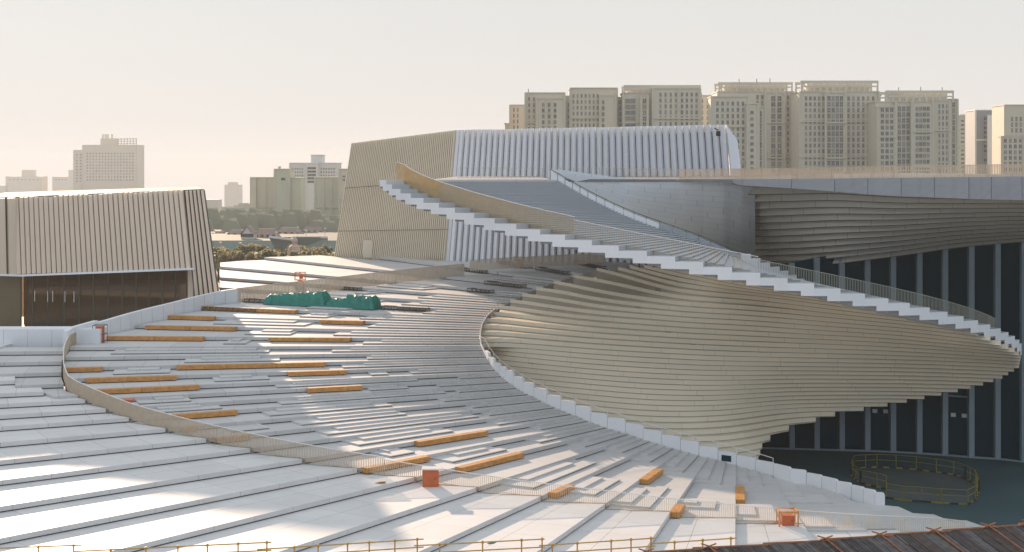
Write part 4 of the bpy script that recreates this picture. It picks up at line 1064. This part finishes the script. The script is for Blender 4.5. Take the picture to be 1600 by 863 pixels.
tower('stepped grey tower in front, just above the right end of the white hall', 740,
      [(1112, 1170, 152, 3, 14, cols(1117, 1165, 6, 3.6, 6), 9.8, 162, None), (1168, 1185, 163, 0, 10, [(1175, 5, 5)], 9.8, 176, None), (1184, 1196, 168, 3, 10, [(1187, 6, 8.4)], 9.8, 178, None)], T['grey'])
tower('broad tower with open lattice crown and rooftop masts, fifth large one', 830,
      [(1122, 1240, 144, 6, 26, cols(1180, 1224, 6, 3.4, 6.3), 9.3, 152, (1124, 1238, 128.5)), (1196, 1226, 146, 2, 5, cols(1204, 1222, 2, 7, 7), 9.3, 154, None), (1224, 1250, 145, 4, 16, cols(1228, 1249, 3, 3), 9.3, 152, None)], T['grey'])
tower('tallest tower with flat crown box and dark double-height glazing', 800,
      [(1250, 1373, 144, 4, 26, cols(1256, 1290, 5, 3.6, 6) + cols(1322, 1368, 6, 3.4, 6.2), 9.2, 154, (1253, 1372, 126)), (1290, 1322, 146, 1, 6, cols(1292, 1318, 4, 5, 7.2), 9.2, 154, None), (1366, 1376, 150, 6, 12, [], 9, 160, None)], T['grey'])
tower('wide grey-green tower with gridded crown, right of the tallest one', 780,
      [(1368, 1478, 160, 6, 26, [], 9.2, 170, (1386, 1490, 141.5)), (1372, 1400, 168, 1, 8, cols(1375, 1397, 3, 5, 6), 9.2, 172, None), (1400, 1425, 160, 3, 8, cols(1402, 1422, 3, 5, 6.6), 9.2, 170, None),
       (1425, 1458, 160, 1, 8, cols(1430, 1453, 4, 4.6, 6), 9.2, 170, None), (1458, 1484, 158, 5, 20, cols(1465, 1482, 3, 2.6, 6), 9.2, 166, None), (1484, 1496, 156, 9, 18, cols(1487, 1493, 1, 3.5, 7), 9.2, 164, None)], T['grey'])
tower('distant cream slab block with horizontal bands between two towers at right', 980, [(1496, 1528, 183, 0, 20, cols(1500, 1524, 3, 5, 2.6), 6.6, 189, (1502, 1512, 179))], T['cream'])
r = tower('slate and white striped tower near the right edge', 900, [(1524, 1566, 173, 3, 20, [(1540, 5, 4.2)], 7.2, 186, None), (1544, 1552, 181, 0, 6, [], 7, 190, None), (1552, 1564, 183, 1, 8, cols(1553, 1563, 2, 3, 3.6), 6, 188, None)], T['slate'], frame=T['white'])
mb = MB(); c = P(1547, 181, 897); mb.box((c.x, c.y, (c.z + GZ) / 2), (3.2, 1.5, c.z - GZ)); mb.build('white_fin', T['white'], r)
tower('tan tower cut by the right edge of the photo', 820, [(1570, 1640, 165, 3, 22, cols(1578, 1632, 8, 3.2, 6.3), 9, 186, None), (1565, 1600, 214, 0, 6, cols(1567, 1598, 4, 4.5, 6), 9, 220, None)], T['grey'])
for u, v in ((826, 139), (1160, 124), (1188, 124), (1208, 124), (1231, 126), (1413, 138), (1447, 137), (1482, 138)):
    pass
# left towers (lighter, farther)
GL = 'hazy towers on the left skyline'
tower('broad hazy tower with rooftop box and chimneys above the side hall', 3000,
      [(129, 214, 227, 6, 60, cols(134, 210, 16, 2.2, 2.2), 4.6, 240, None), (115, 130, 235, 10, 40, cols(117, 129, 2, 2.4, 2.2), 4.6, 242, None), (157, 180, 217, 20, 20, [], 9, 400, None)], T['tan'], GL, 'far_tower', cap=60)
r = empty('tower_lattice', PZ(195, 60, 3040))
tag(r, 'pale scaffold lattice on top of the broad hazy tower', 'scaffolding')
mb = MB()
for i in range(8):
    u = 180 + i * 4.7; mb.box(((u - 800) / F * 3040, 3040, zat(222, 3040)), (1.4, 1.4, 16))
for v in (217, 220.5, 224): mb.bar(P(180, v + 1, 3040), P(214, v, 3040), 1.4)
mb.build('lattice', T['cream'], r)
mb = MB(); 
for u in (161, 165, 168.5, 175): mb = MB(); mb.box(((u - 800) / F * 3050, 3050, zat(214, 3050)), (3.2, 3, 10)); mb.build('chimney', T['tan'], bpy.data.objects['far_tower'])
VLIM['far_tower'] = 296
tower('faint hazy block with central upper box, far left', 4600, [(9, 65, 276, 0, 60, cols(12, 62, 8, 3, 1.6), 4, 281, None), (34, 52, 266, 10, 30, [], 5, 400, None), (-5, 12, 290, 0, 40, [], 4, 400, None)], T['tan'], GL, 'far_tower', cap=40)
tower('faint hazy block just left of the broad tower with chimneys', 4600, [(82, 118, 276.5, 0, 60, cols(85, 105, 4, 3, 1.6), 4, 281, None), (107, 120, 266, 6, 30, [], 5, 400, None)], T['tan'], GL, 'far_tower', cap=40)
VLIM['far_tower'] = 347
tower('small isolated hazy tower between the two halls', 4200, [(351, 375, 289, 0, 40, cols(353, 373, 4, 2.4, 1.8), 4.2, 295, None), (356, 370, 285, 5, 20, [], 5, 400, None)], T['tan'], GL, 'far_tower', cap=40)
tower('low hazy block at the right shoulder of the side hall', 2000, [(318, 340, 313, 0, 30, cols(322, 338, 3, 3, 3), 5.4, 320, None)], T['cream'], GL, 'far_tower')
tower('cream slab tower with flat top, leftmost of the middle cluster', 1000, [(392, 429, 278, 0, 20, cols(404, 427, 2, 9, 3), 5.3, 286, None), (392, 400, 279, -2, 6, [], 5, 400, None)], T['cream'], GL, 'far_tower')
tower('pale green tower with rooftop flues in the middle cluster', 980, [(429, 470, 279, 2, 22, [], 5.3, 400, None), (429, 452, 265, 0, 20, [(442.5, 6.5, 4.2)], 5.3, 280, None), (435, 438, 261.5, 4, 2, [], 5, 400, None)], T['green'], GL, 'far_tower')
tower('tall white tower with roof box in the middle cluster', 1080, [(453, 527, 255.5, 4, 26, cols(456, 474, 5, 1.8, 2.6) + cols(500, 524, 6, 2, 2.6), 5.3, 264, None), (478, 496, 256, 0, 6, [(487, 13, 3)], 5.3, 263, None), (486, 504, 243, 8, 14, [], 5, 400, None)], T['white'], GL, 'far_tower', frame=T['white'])
tower('cream tower in front of the tall white tower', 960, [(492, 532, 278, 0, 20, cols(506, 530, 2, 9, 3) + [(499, 2.4, 2.6)], 5.3, 286, None)], T['green'], GL, 'far_tower')
tower('edge of a cream tower half hidden by the tall slatted hall', 940, [(530, 556, 265, 0, 20, cols(533, 550, 2, 4, 3), 5.3, 276, None)], T['cream'], GL, 'far_tower')
# masts on the right-hand roofs
for u, vb, vt, lab in ((826, 147, 139.5, 'thin mast on the left tan tower roof'), (1160, 128.5, 124, 'thin mast on the latticed crown, leftmost'), (1188, 128.5, 123.5, 'thin mast at the middle of the latticed crown'),
                  (1209, 128.5, 123, 'taller thin mast right of the middle of the latticed crown'), (1413, 142, 137, 'thin mast on the wide grey-green tower, leftmost'), (1448, 142, 136, 'thin mast on the wide grey-green tower, middle'), (1482, 142, 137, 'thin mast on the wide grey-green tower, right end')):
    Ym = 800; mb = MB(); mb.box(((u - 800) / F * Ym, Ym + 12, zat((vt + vb) / 2, Ym)), (.45, .45, (vb - vt) * Ym / F + 1.5)); tag(mb.build('roof_mast', T['slate']), lab, 'mast', 'masts on the tower roofs')

# low land between: houses, trees, curved pavilion, small dome tower, lamps
red = mat('faded_red_roof', (.28, .19, .15), .8, var=.1, scale=.2); hw = mat('house_wall', (.5, .47, .4), .8)
GH = 'low houses in front of the towers'
HS_ = [(330, 352, 372, 362, 700, 'hazy low house with red roof nearest the side hall'), (352, 392, 372, 360, 690, 'hazy low house with wide red roof left of the gabled one'),
       (376, 396, 366, 353, 640, 'white gabled low house in the middle of the row'), (396, 432, 372, 358, 660, 'low house with red roof right of the gabled house'),
       (432, 470, 370, 356, 700, 'low house with red roof behind the curved pavilion, left'), (470, 505, 368, 355, 720, 'low house with red roof behind the curved pavilion, right'), (503, 545, 366, 353, 740, 'low house with red roof beside the tall slatted hall')]
for i, (u0, u1, ve, vr, Y, lab) in enumerate(HS_):
    t = empty('low_house', PZ((u0 + u1) / 2, GZ, Y)); tag(t, lab, 'house', GH); x0, x1 = (u0 - 800) / F * Y, (u1 - 800) / F * Y; ze = zat(ve, Y); zr = zat(vr, Y)
    mb = MB(); mb.box(((x0 + x1) / 2, Y + 5, (ze + GZ) / 2), (x1 - x0 - .4, 10, ze - GZ)); mb.build('wall', hw, t)
    mb = MB()
    if i == 2:
        xm = (x0 + x1) / 2; mb.hexa([(x0, Y - .5, ze), (xm, Y - .5, zr - .4), (xm, Y + 10, zr - .4), (x0, Y + 10, ze)], [(x0, Y - .5, ze + .4), (xm, Y - .5, zr), (xm, Y + 10, zr), (x0, Y + 10, ze + .4)])
        mb.hexa([(xm, Y - .5, zr - .4), (x1, Y - .5, ze), (x1, Y + 10, ze), (xm, Y + 10, zr - .4)], [(xm, Y - .5, zr), (x1, Y - .5, ze + .4), (x1, Y + 10, ze + .4), (xm, Y + 10, zr)])
        g = MB(); g.hexa([(x0 + .4, Y, ze), (x1 - .4, Y, ze), (xm, Y, zr - .3)], [(x0 + .4, Y + .3, ze), (x1 - .4, Y + .3, ze), (xm, Y + .3, zr - .3)]); g.build('gable', T['white'], t)
    else:
        mb.hexa([(x0 - .5, Y - .5, ze), (x1 + .5, Y - .5, ze), (x1 + .5, Y + 10.5, ze), (x0 - .5, Y + 10.5, ze)], [(x0 + 1.5, Y + 4.4, zr), (x1 - 1.5, Y + 4.4, zr), (x1 - 1.5, Y + 5.6, zr), (x0 + 1.5, Y + 5.6, zr)])
    mb.build('roof', red, t)
    for j in range(4):
        mb = MB(); x = x0 + (x1 - x0) * (j + .5) / 4; mb.box((x, Y - .03, (ze + GZ) / 2 + .6), (1.3, .1, 1.4)); mb.build('window', T['win'], t)
# green netted hoarding
for i in range(3):
    u0, u1 = 325 + i * 75, 325 + (i + 1) * 75; a, b = P(u0, 376, 560), P(u1, 376 + (i == 1) * .8, 560); mb = MB(); mb.hexa([PZ(u0, GZ, 560), PZ(u1, GZ, 560), PZ(u1, GZ, 560.4), PZ(u0, GZ, 560.4)], [a, b, b + Vector((0, .4, 0)), a + Vector((0, .4, 0))])
    tag(mb.build('net_hoarding', mat('green_net', (.27, .33, .28), .8)), ['pale green netted hoarding beyond the trees, left stretch', 'pale green netted hoarding beyond the trees, middle stretch', 'pale green netted hoarding beyond the trees, right stretch'][i], 'hoarding', 'green netted hoardings')
# curved pavilion
pv = empty('curved_pavilion', P(470, 410, 480)); tag(pv, 'grey boat-shaped pavilion with a sloping prow beyond the steps', 'building')
Yp = 470; pm = mat('pavilion_metal', (.20, .21, .17), .5)
mb = MB(); mb.hexa([P(436, 402, Yp), P(515, 402, Yp), P(515, 402, Yp + 14), P(440, 402, Yp + 14)], [P(420, 370.5, Yp - 3), P(512, 371, Yp + 3), P(512, 371, Yp + 18), P(424, 371, Yp + 12)]); mb.build('wall', pm, pv)
mb = MB(); mb.bar(P(420, 370.3, Yp - 3.2), P(456, 374.5, Yp - 3.2), .6); mb.bar(P(456, 374.5, Yp - 3.2), P(456, 371, Yp + 2), .5); mb.bar(P(456, 371, Yp + 2), P(512, 371, Yp + 2.8), .6); mb.build('rim', T['white'], pv)
# small dome tower
dt = empty('dome_tower', P(460, 405, 420)); tag(dt, 'small pinkish domed turret rising behind the back steps', 'turret'); Yd = 420
dm = mat('turret_stone', (.48, .33, .25), .7, var=.2, scale=.6)
def lathe(mb, c, prof, n=20):
    for (r0, z0), (r1, z1) in zip(prof, prof[1:]):
        for i in range(n):
            a, b = 2 * pi * i / n, 2 * pi * (i + 1) / n
            mb.face([(c.x + r0 * cos(a), c.y + r0 * sin(a), z0), (c.x + r0 * cos(b), c.y + r0 * sin(b), z0), (c.x + r1 * cos(b), c.y + r1 * sin(b), z1), (c.x + r1 * cos(a), c.y + r1 * sin(a), z1)])
z = lambda v: zat(v, Yd); c = P(460.5, 400, Yd)
mb = MB(); lathe(mb, c, [(2.1, z(410)), (2.1, z(396)), (1.98, z(392)), (1.7, z(387)), (1.2, z(384)), (.8, z(382.5))]); mb.build('dome', dm, dt, smooth=True)
mb = MB(); lathe(mb, c, [(.75, z(383)), (.72, z(378)), (.9, z(377.6)), (.7, z(374)), (.35, z(371.5)), (.02, z(370.5))]); mb.build('lantern', dm, dt, smooth=True)
mb = MB(); lathe(mb, c, [(2.3, z(401)), (2.3, z(399.5)), (2.1, z(399.4))]); mb.build('cornice_ring', T['white'], dt)
# lamp posts
for u, vt, Y, lab in ((345, 379, 500, 'lamp post among trees beside the side hall'), (376, 380, 480, 'lamp post in front of the tree belt'), (465.5, 355, 620, 'tall lamp post left of the slatted hall'), (478, 360, 620, 'lamp post between the pavilion and the houses'), (508, 357, 620, 'lamp post right of the pavilion rim'), (432, 363, 640, 'lamp post above the prow of the pavilion')):
    t = empty('street_lamp', PZ(u, GZ, Y)); tag(t, lab, 'lamp post', 'far street lamps'); p = PZ(u, GZ, Y); tz = zat(vt, Y)
    mb = MB(); mb.tube(p, up(p, tz), .16, 6, .1); mb.build('pole', T['white'], t); mb = MB(); mb.box((p.x, p.y - .5, tz), (.7, 1.6, .3)); mb.build('lamp_head', T['white'], t)
# trees
leafs = []
for i, c in enumerate([(.22, .20, .11), (.26, .22, .12), (.19, .19, .11)]):
    lm = mat('autumn_leaf', c, .8, var=.35, scale=.25); t_ = lm.node_tree; tl_ = t_.nodes.new('ShaderNodeBsdfTranslucent'); tl_.inputs[0].default_value = (c[0] * 1.6, c[1] * 1.6, c[2] * 1.6, 1)
    mx_ = t_.nodes.new('ShaderNodeMixShader'); mx_.inputs[0].default_value = .5; t_.links.new(t_.nodes['Principled BSDF'].outputs[0], mx_.inputs[1]); t_.links.new(tl_.outputs[0], mx_.inputs[2]); t_.links.new(mx_.outputs[0], t_.nodes['Material Output'].inputs[0])
    leafs.append(lm)
bark = mat('bark', (.09, .07, .05), .9)
def tree(p, h, w, seed, label, group):
    rr = random.Random(seed); t = empty('broadleaf_tree', p); tag(t, label, 'tree', group)
    mb = MB(); mb.tube(p, p + Vector((0, 0, h * .5)), w * .05, 6, w * .03)
    for i in range(4):
        a = rr.uniform(0, 6.28); mb.tube(p + Vector((0, 0, h * (.3 + .05 * i))), p + Vector((cos(a) * w * .3, sin(a) * w * .3, h * (.6 + .05 * i))), w * .025, 5, w * .01)
    mb.build('trunk', bark, t)
    mb = MB(); cl = [(rr.uniform(-.33, .33) * w, rr.uniform(-.33, .33) * w, h * rr.uniform(.4, .86), rr.uniform(.16, .26) * w) for _ in range(10)]
    for cx, cy, cz, r in cl:
        for _ in range(55):
            d = Vector((rr.gauss(0, 1), rr.gauss(0, 1), rr.gauss(0, 1))).normalized() * r * rr.uniform(.55, 1.08)
            c = p + Vector((cx, cy, cz)) + d; s = rr.uniform(.25, .55)
            a = Vector((rr.uniform(-1, 1), rr.uniform(-1, 1), rr.uniform(-1, 1))).normalized() * s; b = a.cross(Vector((rr.uniform(-1, 1), rr.uniform(-1, 1), rr.uniform(-1, 1)))).normalized() * s
            mb.face([c - a, c + b, c + a, c - b])
    mb.build('crown', leafs[seed % 3], t)
rr = random.Random(21); n = 0
for row, (Y, vt) in enumerate(((430, 386), (400, 391))):
    for i in range(15):
        u = 338 + i * 12.5 + rr.uniform(-3, 3) + row * 6
        if u > 530: continue
        top = zat(vt + rr.uniform(-5, 4), Y); p = PZ(u, GZ, Y + rr.uniform(-8, 8))
        tree(p, top - GZ, rr.uniform(4.2, 6), 30 + n, 'hazy yellow-green tree in the leafy belt behind the back steps, beyond the dark safety railing', 'trees of the belt behind the back steps'); n += 1
mb = MB(); rr = random.Random(2)
for i in range(3600):
    u = rr.uniform(-500, 2100); Y = rr.choice((rr.uniform(720, 1000), rr.uniform(1000, 1500), rr.uniform(2300, 2700))); h = rr.uniform(5, 11) if Y < 2000 else rr.uniform(10, 30); x = (u - 800) / F * Y
    GZ_ = gz(Y) - .5; k_ = Y / 2500; h = GZ_ + h
    a_ = rr.uniform(9, 22) * k_; j_ = rr.uniform(.5, 1.2) * (1 if Y < 2000 else 3)
    mb.hexa([(x - a_, Y, GZ_), (x + a_, Y, GZ_), (x + a_ * .8, Y + a_, GZ_), (x - a_ * .8, Y + a_, GZ_)], [(x - a_ * .5, Y, h), (x + a_ * .4, Y, h - j_), (x + a_ * .3, Y + a_ * .5, h + j_ * .3), (x - a_ * .4, Y + a_ * .5, h - j_ * .5)])
tag(mb.build('far_wood', mat('far_wood', (.30, .29, .20), .9)), 'far-off wooded and built-up horizon fading into haze', 'woodland', kind='stuff')
# thin rail along the far edge of the back steps
pts = [P(338, 411.5, 262), P(380, 408, 262), P(410, 404.5, 262), P(470, 403, 262)]
railing('edge_railing', pts, 1.8, 'thin dark safety railing at the far edge of the back steps, before the trees', M['steel'], M['steel'], 1.6, .08, .08)

# ------------------------------------------------------------------ yellow barriers round the pit in the shaded plaza
YC = Vector((0, 0, GZ)); ring = [(1385, 779), (1410, 783), (1440, 785), (1470, 787.5), (1512, 789.5), (1524, 783), (1529.5, 771), (1524, 757), (1508, 748.5), (1490, 743), (1463, 739), (1432, 735), (1400, 732.5), (1370, 731), (1335, 733), (1330, 745), (1345, 757), (1370, 762), (1385, 766)]
def gp(u, v): Y = (H - GZ) * F / (v - HZ); return Vector(((u - 800) / F * Y, Y, GZ))
rg = [gp(u, v) for u, v in ring]
kb = empty('round_kerb', rg[3]); tag(kb, 'low round kerb with hazard-striped edge around the pit in the shaded plaza', 'kerb')
for i, (p, q) in enumerate(zip(rg, rg[1:])):
    for j in range(max(2, int((q - p).length / .6))):
        m_ = max(2, int((q - p).length / .6)); a, b = p.lerp(q, j / m_), p.lerp(q, (j + 1) / m_)
        mb = MB(); mb.bar(a + Vector((0, 0, .09)), b + Vector((0, 0, .09)), .16, .14); mb.build('kerb_block', M['dull_yellow'] if (i + j) % 2 else M['black'], kb)
bi = 0
for i, (p, q) in enumerate(zip(rg, rg[1:])):
    if (q - p).length < .5: continue
    t = empty('safety_barrier', p); 
    lab = 'yellow safety barrier on the round kerb, %s' % ['beside the end of the white parapet', 'second from the white parapet, near side', 'third on the near side', 'middle of the near side', 'at the near right corner, beside the open side', 'right corner, turning away', 'rightmost point of the ring', 'right of the far side', 'far side, nearest the right corner', 'far side under the fifth column', 'far side under the fourth column', 'far side under the third column', 'far side, middle', 'far side, left of middle', 'far left end below the bowl', 'leftmost in deep shade', 'left side behind the parapet', 'left side, close behind the parapet end', 'short one'][min(i, 18)]
    tag(t, lab, 'barrier', 'yellow barriers around the pit')
    n = max(1, round((q - p).length / 1.6)); o_ = Vector((0, 0, .2))
    for j in range(n + 1):
        a = p.lerp(q, j / n); mb = MB(); mb.bar(a + o_, a + o_ + Vector((0, 0, 1.15)), .06 if j % 2 else .2, .06); mb.build('post', M['dull_yellow'], t)
    for zz in (.6, 1.15): mb = MB(); mb.bar(p + o_ + Vector((0, 0, zz)), q + o_ + Vector((0, 0, zz)), .05); mb.build('rail', M['dull_yellow'], t)
mb = MB(); pit = [Vector((p.x, p.y, GZ + .006)) for p in rg]
c0 = sum((p for p in pit), Vector()) / len(pit)
for a, b in zip(pit, pit[1:] + pit[:1]): mb.face([c0, b, a])
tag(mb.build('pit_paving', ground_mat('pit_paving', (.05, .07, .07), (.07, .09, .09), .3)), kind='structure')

# ------------------------------------------------------------------ air
if HAZE:
    mb = MB(); S_ = R + 60; mb.box((0, S_ / 2 - 200, (122 + gz(R) - 3) / 2), (2 * S_, S_ + 400, 122 - gz(R) + 3)); hz = mb.build('haze', None)
    hz.data.materials.clear(); hm = bpy.data.materials.new('haze'); hm.use_nodes = True; t = hm.node_tree
    for n_ in list(t.nodes):
        if n_.type == 'BSDF_PRINCIPLED': t.nodes.remove(n_)
    pvn = t.nodes.new('ShaderNodeVolumePrincipled'); pvn.inputs['Color'].default_value = (.95, .95, .95, 1); pvn.inputs['Density'].default_value = HAZE
    pvn.inputs['Anisotropy'].default_value = .0
    t.links.new(pvn.outputs[0], t.nodes['Material Output'].inputs['Volume']); hz.data.materials.append(hm); tag(hz, kind='stuff')
